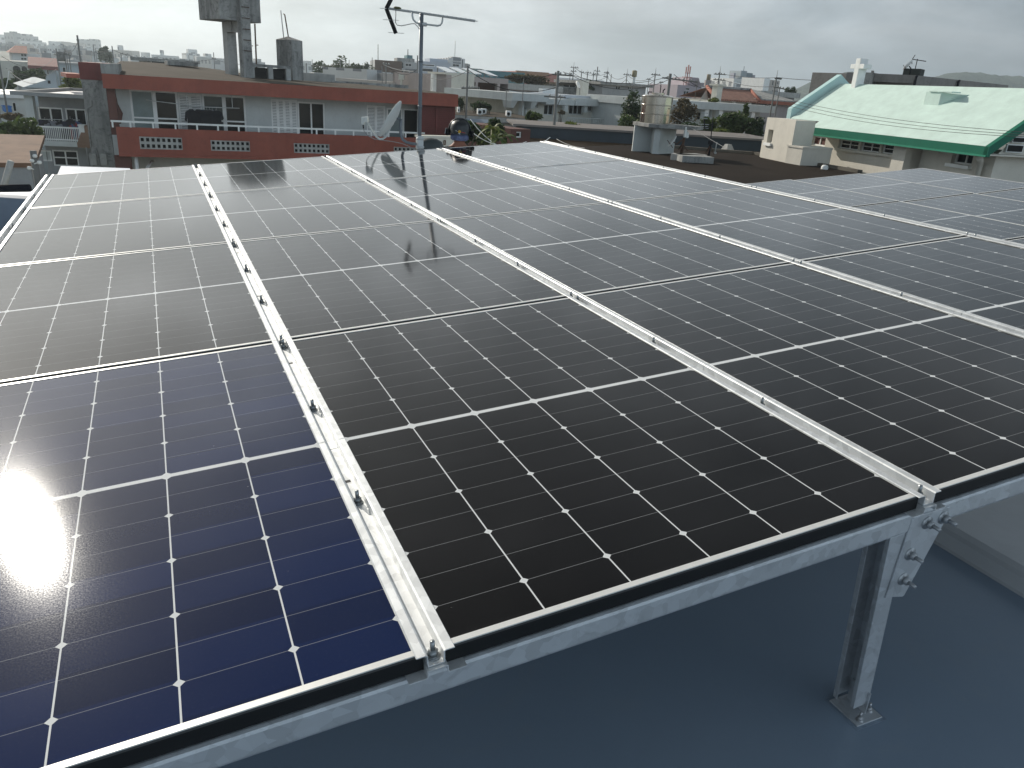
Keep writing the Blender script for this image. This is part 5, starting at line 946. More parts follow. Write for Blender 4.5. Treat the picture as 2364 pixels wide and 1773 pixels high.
# ------------------------------------------------------------------ chapel
M_mint = mat('mint_roof', (.59, .74, .68), .7, .13, 2.6, bump=.25, fine=.05); M_green = mat('green_fascia', (.004, .14, .085), .45, .1, 2); M_chap = mat('chapel_wall', (.66, .63, .56), .9, .10, .9, streak=.12, grime=(.25, .24, .2))
EA, EB = W(1872, 293, 29.2), W(2284, 339, 21.7); CF = Fac(EA, EB); root = thing('chapel', 'cream chapel with mint green gable roof and green fascia on the right', 'chapel', CF.M); L = CF.L
ze = (EA.z + EB.z) / 2; YR = 1.0; fh = .27
while CF.z(1950, 193.8, YR) - ze > .70 * YR and YR < 8: YR += .02
zr = ze + .70 * YR; x0 = CF.x(1950, 193.8, YR) - .2
sl_ = (zr - ze) / YR
def roofz(y): return ze + sl_ * y
m = MB(); m.add([(L, 0, ze), (L, YR, zr), (x0, YR, zr), (x0, .3, roofz(.3)), (0, .3, roofz(.3)), (0, 0, ze), (L, 2 * YR, ze), (x0, 2 * YR, ze)], [(5, 0, 1, 2, 3, 4), (2, 1, 6, 7)]); m.obj('roof', M_mint, root)
m = MB(); m.box(0, L, -.02, .1, ze - fh, ze - .004); q = [(L - .12, -.02, ze - fh), (L + .02, -.02, ze - fh), (L + .02, YR, zr - fh), (L - .12, YR, zr - fh), (L - .12, -.02, ze - .004), (L + .02, -.02, ze - .004), (L + .02, YR, zr - .004), (L - .12, YR, zr - .004)]; m.hexa(q)
m.hexa([(L - .12, YR, zr - fh), (L + .02, YR, zr - fh), (L + .02, 2 * YR, ze - fh), (L - .12, 2 * YR, ze - fh), (L - .12, YR, zr - .004), (L + .02, YR, zr - .004), (L + .02, 2 * YR, ze - .004), (L - .12, 2 * YR, ze - .004)]); m.obj('fascia', M_green, root)
m = MB(); m.box(.0, L, -.05, -.021, ze - fh - .0, ze - fh + .05); m.obj('fascia_trim', mat('green_trim', (.03, .25, .16), .5, .1, 2), root)
m = MB(); m.box(.1, L - .13, .1, 3.5, ze - fh + .03, ze - fh + .07); m.obj('soffit', M_chap, root)
# raised left gable parapet
gx1 = CF.x(1950, 193.8, YR); gx0 = gx1 - .55; hp = CF.z(1936, 172, YR) - zr
m = MB(); q = []
for y, z in ((.35, roofz(.35)), (YR, zr), (2 * YR, ze)):
    q.append((y, z))
for (ya, za_), (yb, zb_) in zip(q, q[1:]): m.hexa([(gx0, ya, za_ - .8), (gx0 + .25, ya, za_ - .8), (gx0 + .25, yb, zb_ - .8), (gx0, yb, zb_ - .8), (gx0, ya, za_ + hp), (gx0 + .25, ya, za_ + hp), (gx0 + .25, yb, zb_ + hp), (gx0, yb, zb_ + hp)])
m.obj('gable_parapet', mat('mint_parapet', (.46, .66, .66), .6, .08, 1.1), root)
# body walls
yw = .55; CWN = [(1936, 321, 1982, 345), (1986, 325, 2031, 351), (2035, 331, 2083, 357)]
wr = [CF.rect(*w, y=yw) for w in CWN]; zt_ = ze - fh + .03; zlo = max(r[2] for r in wr) - .02; wr = [(r[0], r[1], r[2], zt_ - .03) for r in wr]
w4 = CF.rect(2197, 352, 2246, 380, yw + .35); w4 = (w4[0], w4[1], w4[2], zt_ - .05); w0 = CF.rect(1873, 311, 1906, 337, yw)
w0 = (w0[0], w0[1], w0[2], zt_ - .06)
xs = CF.x(2105, 360, yw)
m = MB(); m.wall(-.6, xs, GZ, zt_, yw, .22, wr + [w0]); m.wall(xs, L - .55, GZ, zt_, yw + .35, .3, [w4]); m.box(xs - .55, xs, yw - .25, yw + .35, GZ, zt_ - .001); m.quad((xs, yw + .35, GZ), (xs, yw + .35, zt_), (xs, yw, zt_), (xs, yw, GZ))
m.box(-.4, L - .56, yw + 1.0, 2 * YR - .4, GZ, zt_ - .002)
m.add([(L - .55, yw + .35, GZ), (L - .55, 2 * YR - .4, GZ), (L - .55, 2 * YR - .4, ze - .3), (L - .55, YR, zr - .42), (L - .55, yw + .35, zt_)], [(0, 1, 2, 3, 4)])
m.obj('wall', M_chap, root)
def bars_(root, r, y):
    m = MB()
    for h in (.14, .26): m.box(r[0] + .05, r[1] - .05, y, y + .02, r[2] + h, r[2] + h + .025)
    m.obj('window_bar', M_white, root)
for r in wr: window(root, r, yw + .08, 2, M_white, M_glassd, .04, (), bars=0); bars_(root, r, yw + .09); m = MB(); m.box(r[0] - .05, r[1] + .05, yw - .1, yw, r[2] - .08, r[2] - .002); m.obj('sill', M_chap, root)
window(root, w0, yw + .08, 2, M_white, M_brownp, .05); window(root, w4, yw + .5, 2, M_white, M_glassd, .05); m = MB(); m.box(w4[0] - .05, w4[1] + .05, yw + .2, yw + .349, w4[2] - .1, w4[2] - .002); m.obj('sill', M_white, root)
m = MB(); m.wall(CF.x(1915, 372, yw - .02), xs - .56, GZ, CF.z(1990, 378, yw - .02), yw - .025, .02, []); m.obj('plinth_band', M_chap, root)
s_, z_ = CF.hit(2262, 366, .7); m = MB(); m.tube([(s_ + .35, .25, ze - fh - .02), (s_ + .35, .35, z_ + .0), (s_, .75, z_ - .12), (s_, .8, GZ)], .09, 10); m.obj('downpipe', M_chap, root)
# gable end windows and bay on the right side
xg = L - .53
GF = Fac(CF.M @ Vector((xg, 0, 0)), CF.M @ Vector((xg, 9, 0)))
r = GF.rect(2320, 333, 2358, 352); r2 = GF.rect(2334, 316, 2362, 329); 
for q_ in (r, r2):
    m = MB(); m.X = CF.M.inverted() @ GF.M; m.box(q_[0], q_[1], -.06, -.004, q_[2], q_[3]); o = m.obj('window', M_white, root); m = MB(); m.X = CF.M.inverted() @ GF.M; h = (q_[3] - q_[2]) * .12; m.box(q_[0] + h, q_[1] - h, -.07, -.06, q_[2] + h, q_[3] - h); m.obj('pane', M_glassd, o)
# skylight box on the roof
yb = .3
while CF.z(2150, 243, yb) > roofz(yb) and yb < YR - .3: yb += .02
sx0, sx1 = CF.x(2135, 228, yb), CF.x(2169, 231, yb); dq = (YR - yb) * .75
for yb_ in (yb,):
    z1 = CF.z(2150, 212, yb_); m = MB(); m.add([(sx0, yb, roofz(yb)), (sx1, yb, roofz(yb)), (sx1, yb, z1), (sx0, yb, z1), (sx0 + .1, yb + dq, roofz(yb + dq)), (sx1 + .6, yb + dq * .8, roofz(yb + dq * .8)), (sx1 + .45, yb + dq * .45, z1 - .05), (sx0 + .1, yb + dq * .5, z1)], [(0, 1, 2, 3), (1, 5, 6, 2), (3, 2, 6, 7), (0, 3, 7, 4), (7, 6, 5, 4)]); m.box(sx0 + .15, sx1 + .45, yb - .04, yb + .3, z1 + .0, z1 + .03); m.obj('roof_dormer', M_mint, root)
# cross
cxp, czp = CF.hit(1970, 195, YR - .2); zt_c = CF.z(1980, 135, YR - .2); root2 = thing('cross', 'white cross standing on the chapel ridge', 'cross', CF.M @ T(cxp, YR - .2, 0)); h = zt_c - zr; k = CF.hit(1991, 150, YR - .2)[0] - CF.hit(1960, 150, YR - .2)[0]
m = MB(); w = .24; m.box(-w / 2, w / 2, 0, .34, zr - .3, zt_c); m.box(-k / 2, -w / 2, .0, .34, zt_c - h * .40, zt_c - h * .22); m.box(w / 2, k / 2, .0, .34, zt_c - h * .40, zt_c - h * .22); m.obj('cross_body', M_white, root2, bevel=.01)
# porch tower and porch box at the left end
PT0, PT1, PT2 = W(1757, 356, 29.2), W(1822, 365, 27.2), W(1866, 372, 27.7)
PF1 = Fac(PT0, PT1); PF2 = Fac(PT1, PT2); zt_p = (PF1.z(1772, 271) + PF1.z(1832, 277)) / 2
root3 = thing('chapel_porch', 'cream square porch block with slit window at the left end of the chapel', 'porch', PF1.M)
r = PF1.rect(1772, 299, 1783.5, 330); m = MB(); m.wall(0, PF1.L, GZ, zt_p, 0, .2, [r]); I = PF1.M.inverted(); p1 = I @ Vector((PT1.x, PT1.y, 0)); p2 = I @ Vector((PT2.x, PT2.y, 0)); p3 = p2 + Vector((-PF1.L, 0, 0)); p3.x = min(p3.x, 0)
m.add([(p1.x, p1.y, GZ), (p2.x, p2.y, GZ), (p2.x, p2.y, zt_p), (p1.x, p1.y, zt_p), (0, 0, zt_p), (p3.x, p3.y, zt_p), (p3.x, p3.y, GZ), (0, 0, GZ)], [(0, 1, 2, 3), (3, 2, 5, 4), (1, 6, 5, 2), (6, 7, 4, 5)]); m.obj('wall', M_chap, root3); window(root3, r, .12, 1, M_chap, M_glassd, .03); m = MB(); m.box(r[0] - .08, r[1] + .06, -.08, -.002, r[2] - .1, r[2] - .005); m.obj('sill', M_white, root3)
m = MB(); a = PF1.x(1757, 330); m.box(a - .14, a - .005, .1, .5, GZ, PF1.z(1757, 323)); m.obj('side_wall', M_chap, root3)
PB = Fac(W(1848, 373, 26.6), W(1914, 382, 27.0)); za_ = PB.z(1853, 338.5); m = MB(); m.box(0, PB.L, 0, .8, GZ, za_ - .06); m.box(-.03, PB.L, -.03, .8, za_ - .059, za_); o = m.obj('porch_wall', M_chap, None, PB.M); tag(o, 'low cream wall box between chapel porch and long windows', 'wall')
# grey flat roofed building behind the chapel
GB = Fac(W(1955, 167, 43), W(2113, 173, 41)); root = thing('grey_school_block', 'long grey concrete block with rooftop dish behind the chapel ridge', 'building', GB.M); L = GB.L; zt = (GB.z(1985, 168.5) + GB.z(2110, 173)) / 2
M_gconc = mat('grey_render', (.27, .255, .24), .9, .15, .8, streak=.3); yw = 1.6
gw = [GB.rect(1977, 188, 1990, 200, yw), GB.rect(2016, 190, 2045, 204, yw), GB.rect(2081, 193, 2100, 206, yw)]
m = MB(); m.box(0, L, 0, .15, zt - .38, zt); m.box(0, L, .15, 12, zt - .2, zt - .05); m.wall(0, L, GZ, zt - .2, yw, .15, gw); m.obj('wall', M_gconc, root)
for r in gw: window(root, r, yw + .04, 2, M_white, M_glassd, .05)
m = MB(); s_ = GB.x(2002, 180); m.box(s_ - .35, s_ + .3, -.1, 1.6, GZ, zt + .03); m.obj('buttress', M_conc, root)
for px, py in ((1990, 174), (2034, 175), (2085, 177)): s_, z_ = GB.hit(px, py, .7); m = MB(); m.lathe([(0, -.1), (.09, -.06), (.12, 0), (.09, .06), (0, .1)], 12, (s_, .7, z_)); m.obj('globe_lamp', M_cream, root)
for px, py in ((2049, 191), (2066, 191)): s_, z_ = GB.hit(px, py, 1.3); m = MB(); m.lathe([(.0, -.2), (.17, -.16), (.2, 0), (.17, .16), (0, .2)], 14, (s_, 1.3, z_)); m.obj('float_ball', M_gconc, root)
GR_ = Fac(W(2113, 173, 41), W(2329, 196, 46)); m = MB(); m.X = GB.M.inverted() @ GR_.M; m.box(.0, GR_.L, .01, 6, GZ, zt - .003); m.obj('side_wing', M_gconc, root)
for px, y0, y1 in ((2112, 175, 198), (2210, 186, 202)):
    a = GR_.hit(px, y0); c = GR_.hit(px - 3, y1); m = MB(); m.X = GB.M.inverted() @ GR_.M; m.tube([(a[0] + .2, -.0, a[1]), (a[0], -.08, a[1] - .02), (a[0], -.08, c[1] - .6)], .06, 6); m.obj('drain_pipe', M_black, root)
s_ = GB.x(2111, 165, 1.0); m = MB(); m.box(s_ - .4, s_ + .4, .5, 1.3, zt - .05, GB.z(2112, 158.5, .5)); o = m.obj('roof_box', mat('dark_green_box', (.05, .055, .05), .8, .2, 2), None, GB.M); tag(o, 'dark square box on the grey concrete block behind the chapel', 'roof box')
s_, z_ = GB.hit(2104, 151, .5); root = thing('satellite_dish', 'white satellite dish tilted on the grey concrete block roof', 'satellite dish', GB.M @ T(s_ - .12, .5, z_)); m = MB(); m.X = Matrix.Rotation(math.radians(-55), 4, 'Y'); m.lathe([(0, 0), (.14, .012), (.28, .05), (.28, .065), (.14, .03), (0, .018)], 18); m.obj('reflector', M_white, root); m = MB(); m.tube([(0.03, 0, -.04), (.14, 0, -.15), (.14, 0, zt - z_)], .03, 6); m.tube([(-.02, 0, -.25), (-.25, 0, 0)], .015, 5); m.obj('bracket', M_black, root)
s_, z_ = GB.hit(2117, 141, 1); root = thing('tv_antenna', 'small tv antenna above the dark box on the grey concrete block', 'antenna', GB.M @ T(s_, 1, z_)); m = MB(); m.cyl((0, 0, zt - z_), (0, 0, .1), .02, n=6); m.tube([(-.25, 0, .08), (.42, 0, .0)], .02, 5); m.tube([(-.15, 0, .28), (-.25, 0, .05), (-.2, 0, -.15)], .018, 5); m.obj('mast', M_black, root)
m = MB(); s_ = GB.x(2014, 165, 2); m.box(s_ - .06, s_ + .06, 2, 2.12, zt - .1, GB.z(2014, 163, 2)); m.obj('stub_post', M_gconc, bpy.data.objects['grey_school_block'])
# ------------------------------------------------------------------ antenna mast, dish, person behind the array
MD = 8.45; MB0 = W(968, 345, MD); mx_, my_ = MB0.x, MB0.y
def ML(px, py, d=MD): return W(px, py, d) - Vector((mx_, my_, 0))
root = thing('tv_antenna', 'tall grey mast with a long yagi television antenna rising behind the array', 'antenna', T(mx_, my_, 0))
M_mast = mat('mast_steel', (.20, .22, .24), .45, .2, 6, metal=.5); M_blackp = mat('black_plastic', (.012, .013, .014), .55, .2, 8)
tz = ML(974, 31).z; m = MB(); m.tube([(0, 0, FZ), (0, 0, .8), (0, 0, tz)], .0205, 12); m.cyl((0, 0, ML(970, 141).z - .012), (0, 0, ML(970, 141).z + .012), .0235, n=12); m.cyl((0, 0, ML(970, 246).z - .012), (0, 0, ML(970, 246).z + .012), .0235, n=12); m.obj('mast', M_mast, root)
P0, P1_ = ML(893, 19, MD + .12), ML(1097, 48.5, MD - .1); ax = (P1_ - P0).normalized()
m = MB(); m.tube([P0, P1_], .0115, 4); m.obj('boom', M_alu, root)
m = MB(); m.tube([ML(1097, 48.5, MD - .1), ML(1103, 49.2, MD - .1)], .004, 5); m.obj('boom_tip', M_alu, root)
side = ax.cross(Vector((0, 0, 1))).normalized()
for k in range(15):
    c = P0 + (P1_ - P0) * (.26 + .05 * k); m = MB(); h = .052 + .004 * math.cos(k * 1.3); m.tube([c - side * h + Vector((0, 0, .008)), c + side * h + Vector((0, 0, .008))], .0035, 5); m.obj('director', M_alu, root)
j = ML(892, 20, MD + .12)
for nm, q, q2 in (('upper', ML(906, -8, MD + .1), None), ('lower', ML(914, 77, MD + .1), None)):
    d = (q - j); m = MB(); w = Vector((0, 0, 0)); u = d.normalized(); v = u.cross(side).normalized() * .017; s2 = side * .012
    m.hexa([tuple(j - v - s2), tuple(j + v - s2), tuple(j + v + s2), tuple(j - v + s2), tuple(q - v - s2), tuple(q + v - s2), tuple(q + v + s2), tuple(q - v + s2)]); m.obj('reflector_arm', M_blackp, root)
for a, b_ in (((877, 19), (892, 20)), ((884, 45.5), (921.5, 47)), ((896.5, 75), (933, 77))): m = MB(); m.tube([ML(*a, MD + .1), ML(*b_, MD + .1)], .0028, 5); m.obj('reflector_rod', M_alu, root)
m = MB(); a = ML(909, 17.5, MD + .1); b_ = ML(926, 20, MD + .09); m.tube([a, a.lerp(b_, .2), a.lerp(b_, .8), b_], [.006, .014, .014, .006], 10); m.obj('feed_box', mat('olive_plastic', (.12, .12, .06), .5, .1, 10), root)
m = MB(); m.tube([ML(951.5, 29), ML(952, 37), ML(954.5, 46), ML(961, 52.5), ML(972, 55), ML(985, 56.5), ML(1010, 59.5), ML(1016, 58), ML(1020, 53), ML(1021.5, 46), ML(1021.5, 40)], .0095, 8); m.obj('bow_bracket', M_alu, root)
m = MB(); a = ML(966, 54.5); b_ = ML(985, 57); m.tube([a, b_], .019, 8); m.obj('clamp', M_alu, root)
m = MB(); m.tube([ML(914, 21, MD + .09), ML(913.5, 40, MD + .05), ML(913, 52), ML(917, 58), ML(927, 59.5), ML(938, 57.5), ML(950, 54.8), ML(958, 55), ML(965, 62), ML(971, 73), ML(971.5, 90)], .0042, 6); m.obj('coax_cable', M_wireg, root)
# satellite dish on the mast
M_dish = mat('dish_grey_white', (.62, .64, .62), .5, .08, 6, fine=.05)
c = W(899, 273, MD - .02); top, bot = W(923.5, 232.5, MD), W(874.5, 314, MD - .03)
root = thing('satellite_dish', 'grey white satellite dish on a bent arm clamped to the antenna mast', 'satellite dish', T(mx_, my_, 0)); base = Vector((mx_, my_, 0)); c -= base
ud = (top - bot).normalized(); toc = (CAM - base - c).normalized(); vd = toc.cross(ud).normalized(); nd = (ud.cross(vd)).normalized()
face = (toc * -.16 + vd * (-1 if vd.dot(Vector((HD.y, -HD.x, 0))) > 0 else 1) * 1.0); face -= ud * face.dot(ud); face.normalize()   # boresight: to the left, slightly away
wd = face.cross(ud).normalized(); Rm = Matrix(((wd.x, ud.x, face.x, c.x), (wd.y, ud.y, face.y, c.y), (wd.z, ud.z, face.z, c.z), (0, 0, 0, 1)))
Hh = (top - bot).length / 2; Ww = Hh * .93; m = MB(); m.X = Rm
n = 40; rings = 8; vs = []; fs = []
for k in range(2):
    for i in range(rings + 1):
        rr_ = i / rings
        for q in range(n): a = 2 * math.pi * q / n; vs.append((Ww * rr_ * math.cos(a), Hh * rr_ * math.sin(a), -.055 + .05 * rr_ * rr_ - (.010 if k else 0)))
o_ = (rings + 1) * n
for i in range(rings):
    for q in range(n): e1 = (i * n + q, i * n + (q + 1) % n, (i + 1) * n + (q + 1) % n, (i + 1) * n + q); fs += [e1, tuple(o_ + v for v in e1[::-1])]
for q in range(n): fs.append((rings * n + q, rings * n + (q + 1) % n, o_ + rings * n + (q + 1) % n, o_ + rings * n + q))
m.add(vs, fs, True); m.obj('reflector', M_dish, root)
def DL(px, py, d=MD): return W(px, py, d) - base
m = MB(); m.X = Rm; yy = Hh * .62; xx = -Ww * .1
m.add([(xx - .05, yy - .055, -.0405), (xx + .05, yy - .055, -.0405), (xx + .05, yy + .055, -.0335), (xx - .05, yy + .055, -.0335)], [(0, 1, 2, 3)]); m.obj('maker_mark', M_dish, root) if False else None
m = MB(); q = [DL(915.5, 252, MD - .06), DL(918.2, 252.4, MD - .06), DL(920, 240.5, MD - .06), DL(917, 240, MD - .06)]
m.quad(*[tuple(v) for v in q]); m.obj('maker_plate', mat('plate_grey', (.12, .13, .13), .5, .1, 20), root)
m = MB(); m.tube([DL(903, 289), DL(897, 303), DL(891, 315), DL(884, 320.5), DL(876.5, 321), DL(869, 316), DL(858, 300), DL(848, 282.5)], .0105, 10); m.obj('feed_arm', M_dish, root)
m = MB(); a = DL(841, 278); k = MD / FOC; ex = Vector((HD.y, -HD.x, 0)); m.X = Matrix.Translation(a) @ Matrix(((ex.x, HD.x, 0, 0), (ex.y, HD.y, 0, 0), (0, 0, 1, 0), (0, 0, 0, 1)))
m.box(-6 * k, 1 * k, -.02, .03, -9 * k, 7 * k); m.box(1 * k, 8.5 * k, -.025, .035, -4 * k, 8 * k); m.obj('feed_horn', M_dish, root, bevel=.006)
m = MB(); m.tube([DL(838.5, 288), DL(839, 296.5)], .007, 8); m.obj('connector', M_blackp, root)
m = MB(); m.tube([DL(911.5, 266.5), DL(906, 279), DL(898.5, 287)], .010, 6); m.tube([DL(911, 272), DL(920, 274.5), DL(925, 276)], .012, 6); m.tube([DL(904, 284), DL(911, 284)], .008, 6); m.tube([DL(912, 276), DL(909, 283)], .018, 8); m.obj('mount_bracket', M_mast, root)
m = MB(); m.tube([DL(925, 274), DL(924.5, 290), DL(925, 312), DL(930, 322), DL(938, 328.5), DL(950, 331.5), DL(967, 333)], .0155, 10); m.obj('bent_arm', M_mast, root)
m = MB(); m.box(-.03, .035, -.03, .03, DL(965, 336).z - .03, DL(965, 336).z + .1); m.cyl((-.04, -.03, DL(965, 320).z), (.04, -.03, DL(965, 320).z), .012, n=8); m.cyl((-.04, -.03, DL(965, 339).z), (.04, -.03, DL(965, 339).z), .012, n=8); m.obj('clamp', M_alu, root)
m = MB(); m.tube([DL(839, 296), DL(841, 304), DL(849, 313), DL(864, 321), DL(885, 324), DL(910, 327.5), DL(930, 332), DL(944, 338), DL(956, 345)], .0036, 6); m.obj('coax_cable', M_wireg, root)

# grey coping wall and dark round tank left of the person
PWF = Fac(W(970, 330, 12.0), W(1072, 333, 12.4)); zt_ = PWF.z(1000, 313.5); m = MB(); m.box(0, PWF.L * .8, 0, .14, FZ - 1.2, zt_ - .03); m.box(-.02, PWF.L * .8 + .02, -.02, .16, zt_ - .029, zt_)
root = thing('coping_wall', 'low white coped wall with a small framed vent left of the crouching person', 'wall', PWF.M); m.obj('wall', M_cream, root); r = PWF.rect(1023, 323.5, 1028.5, 334.5); m = MB(); m.wall(r[0], r[1], r[2], r[3], -.012, .01, [(r[0] + .012, r[1] - .012, r[2] + .014, r[3] - .014)]); m.obj('vent_frame', M_rust, root)
cT = W(990, 338, 11.0); m = MB(); R_ = .165; m.lathe([(R_ * .98, -.4), (R_, 0), (R_ * .97, .06), (R_ * .8, .13), (R_ * .45, .165), (0, .175)], 24, (0, 0, 0)); o = m.obj('round_tank', mat('dark_grey_tank', (.055, .065, .065), .5, .2, 5), None, T(cT.x + .02, cT.y, cT.z - .06) @ Matrix.Scale(1.25, 4, (HD.y, -HD.x, 0))); tag(o, 'dark grey round topped tank between antenna mast and crouching person', 'tank')

# person crouching behind the array, seen from the back
HDp = W(1061, 300, 8.75); hx, hy, hz = HDp.x, HDp.y, HDp.z
M_skin = mat('skin', (.30, .13, .085), .6, .15, 10); M_cloth = mat('black_jacket', (.010, .011, .013), .9, .2, 8); M_helm = mat('helmet_black', (.020, .023, .026), .42, .25, 9, spec=.5); M_trous = mat('work_trousers', (.05, .055, .07), .9, .2, 6)
pm = bpy.data.meshes.new('person'); ex = Vector((HD.y, -HD.x, 0)); fw = Vector((HD.x, HD.y, 0)); up = Vector((0, 0, 1))
J = {}; E_ = []; org = Vector((hx, hy, FZ)); H_ = hz - FZ
def jt(n, s, f, z, r, par=None):
    J[n] = (len(J), ex * s + fw * f + up * z, r)
    if par: E_.append((J[par][0], J[n][0]))
jt('pelvis', 0, .10, .33, .15); jt('belly', 0, .06, .45, .145, 'pelvis'); jt('chest', 0, 0, .60, .155, 'belly'); jt('upchest', 0, -.01, .69, .13, 'chest'); jt('neck0', 0, .02, H_ - .15, .062, 'upchest'); jt('neck', 0, .035, H_ - .09, .058, 'neck0'); jt('head', 0, .045, H_ - .02, .088, 'neck'); jt('crown', 0, .03, H_ + .05, .085, 'head')
for sd, nm in ((-1, 'l'), (1, 'r')):
    jt('sh' + nm, sd * .175, .0, .68, .068, 'upchest'); jt('el' + nm, sd * .25, .16, .46, .048, 'sh' + nm); jt('wr' + nm, sd * .17, .38, .42, .033, 'el' + nm); jt('pa' + nm, sd * .155, .45, .42, .034, 'wr' + nm)
    jt('hip' + nm, sd * .10, .12, .30, .105, 'pelvis'); jt('kn' + nm, sd * .17, .50, .32, .072, 'hip' + nm); jt('an' + nm, sd * .13, .22, .09, .048, 'kn' + nm); jt('toe' + nm, sd * .14, .38, .04, .042, 'an' + nm)
    for q in range(4): jt('f%d' % q + nm, sd * (.13 + .018 * q), .475 + .004 * (q % 2), .415, .0095, 'pa' + nm); jt('g%d' % q + nm, sd * (.13 + .018 * q), .52 - .006 * abs(q - 1.5), .395, .0085, 'f%d' % q + nm); jt('h%d' % q + nm, sd * (.13 + .018 * q), .535 - .008 * abs(q - 1.5), .37, .0075, 'g%d' % q + nm)
    jt('t0' + nm, sd * .12, .43, .41, .012, 'pa' + nm); jt('t1' + nm, sd * .10, .47, .395, .0095, 't0' + nm)
pm.from_pydata([tuple(v[1]) for v in J.values()], E_, []); po = bpy.data.objects.new('person', pm); C.objects.link(po); po.location = org; pm.materials.append(M_skin)
sk = po.modifiers.new('skin', 'SKIN'); sk.use_smooth_shade = True
for v, d in zip(pm.skin_vertices[0].data, J.values()): v.radius = (d[2], d[2])
pm.skin_vertices[0].data[0].use_root = True
sb = po.modifiers.new('sub', 'SUBSURF'); sb.levels = 1; sb.render_levels = 2
tag(po, 'person in black crouching behind the array with back turned, wearing a black safety helmet', 'person')
# jacket and trousers: own skinned shells a little larger than the body
def shell(name, joints, mt, grow, cuts):
    ids = {J[k][0]: i for i, k in enumerate(joints)}; me = bpy.data.meshes.new(name); vv = list(J.values())
    me.from_pydata([tuple(vv[J[k][0]][1] + (cuts[k] if k in cuts else Vector())) for k in joints], [(ids[a], ids[b]) for a, b in E_ if a in ids and b in ids], []); o = bpy.data.objects.new(name, me); C.objects.link(o); o.parent = po; me.materials.append(mt)
    s_ = o.modifiers.new('skin', 'SKIN'); s_.use_smooth_shade = True
    for v, k in zip(me.skin_vertices[0].data, joints): r_ = J[k][2] + grow; v.radius = (r_, r_)
    me.skin_vertices[0].data[0].use_root = True; q_ = o.modifiers.new('sub', 'SUBSURF'); q_.levels = 1; q_.render_levels = 2
shell('jacket', ['belly', 'chest', 'upchest', 'neck0', 'shl', 'ell', 'wrl', 'shr', 'elr', 'wrr'], M_cloth, .022, {'neck0': Vector((0, 0, -.045))})
shell('trousers', ['pelvis', 'hipl', 'knl', 'anl', 'hipr', 'knr', 'anr'], M_trous, .018, {})
hc = Vector((0, 0, hz - FZ))
def hm(m, name, mt, bevel=0): o = m.obj(name, mt, po, None, bevel); return o
Fm = Matrix(((ex.x, fw.x, 0, 0), (ex.y, fw.y, 0, 0), (0, 0, 1, H_), (0, 0, 0, 1)))
m = MB(); m.X = Fm @ T(0, .035, -.005) @ Matrix.Diagonal((1, 1.14, 1, 1)); R_ = .112
m.lathe([(R_ * 1.03, -.035), (R_ * 1.04, -.028), (R_, -.02), (R_ * .985, .02), (R_ * .92, .055), (R_ * .76, .085), (R_ * .5, .105), (R_ * .2, .114), (0, .115), ], 32)
helmet = hm(m, 'helmet', M_helm)
m = MB(); m.X = Fm @ T(0, .035, -.005); 
for k in range(13): a = math.pi * (k / 12) ; 
ring = [(-(R_ + .006) * math.cos(math.pi * k / 14), -.02, (R_ + .010) * math.sin(math.pi * k / 14)) for k in range(15)]; m.tube(ring, .009, 6); m.box(-.015, .02, -.05, .05, .108, .122); m.obj('helmet_ridge', M_helm, helmet)
m = MB(); m.X = Fm; m.box(-.152, -.108, -.02, .07, -.065, .01); m.obj('ear_defender', M_cloth, helmet, bevel=.012); m = MB(); m.X = Fm; m.box(.112, .152, -.02, .07, -.07, .0); m.obj('ear_defender', M_cloth, helmet, bevel=.012)
m = MB(); m.X = Fm; m.hexa([(-.160, -.03, -.045), (-.152, -.03, -.045), (-.152, .02, -.045), (-.160, .02, -.045), (-.150, -.03, .012), (-.142, -.03, .012), (-.142, .02, .012), (-.150, .02, .012)]); m.obj('side_clip', M_greyw, helmet)
# emblem on the back of the helmet: yellow flower with dark centre, pale and red streaks, white tag
def onhelm(x, z):
    R2 = R_ * 1.005; y = -math.sqrt(max(0.0, R2 * R2 - x * x)) * 1.14 + .035 - .004; return (x, y, z)
m = MB(); m.X = Fm; pts = [onhelm(.008 + (.017 if k % 2 else .0125) * math.cos(2 * math.pi * k / 16), -.012 + (.017 if k % 2 else .0125) * math.sin(2 * math.pi * k / 16)) for k in range(16)]; m.quad(*pts); m.obj('emblem', mat('emblem_yellow', (.72, .42, .04), .6, .1, 30), helmet)
m = MB(); m.X = Fm; m.quad(*[tuple(Vector(onhelm(.009 + .006 * math.cos(a_), -.014 + .005 * math.sin(a_))) + Vector((0, -.001, 0))) for a_ in [k * .785 for k in range(8)]]); m.obj('emblem_centre', mat('emblem_brown', (.16, .06, .03), .6, .1, 30), helmet)
m = MB(); m.X = Fm; m.quad(onhelm(-.035, -.004), onhelm(-.012, -.014), onhelm(-.012, -.010), onhelm(-.035, .0)); m.obj('pale_streak', M_white, helmet)
m = MB(); m.X = Fm; m.quad(onhelm(.028, -.018), onhelm(.068, -.026), onhelm(.068, -.021), onhelm(.028, -.013)); m.obj('red_streak', mat('streak_red', (.5, .05, .05), .6, .1, 30), helmet)
m = MB(); m.X = Fm; m.quad(onhelm(-.004, -.036), onhelm(.016, -.040), onhelm(.016, -.032), onhelm(-.004, -.028)); m.obj('white_tag', M_white, helmet)
m = MB(); m.X = Fm @ T(0, .035, -.075) @ Matrix.Diagonal((1, 1.05, 1, 1)); m.lathe([(.082, -.035), (.098, -.02), (.102, 0), (.098, .02), (.085, .034)], 24); hm(m, 'neck_towel', mat('blue_white_towel', (.17, .20, .34), .9, .55, 26))
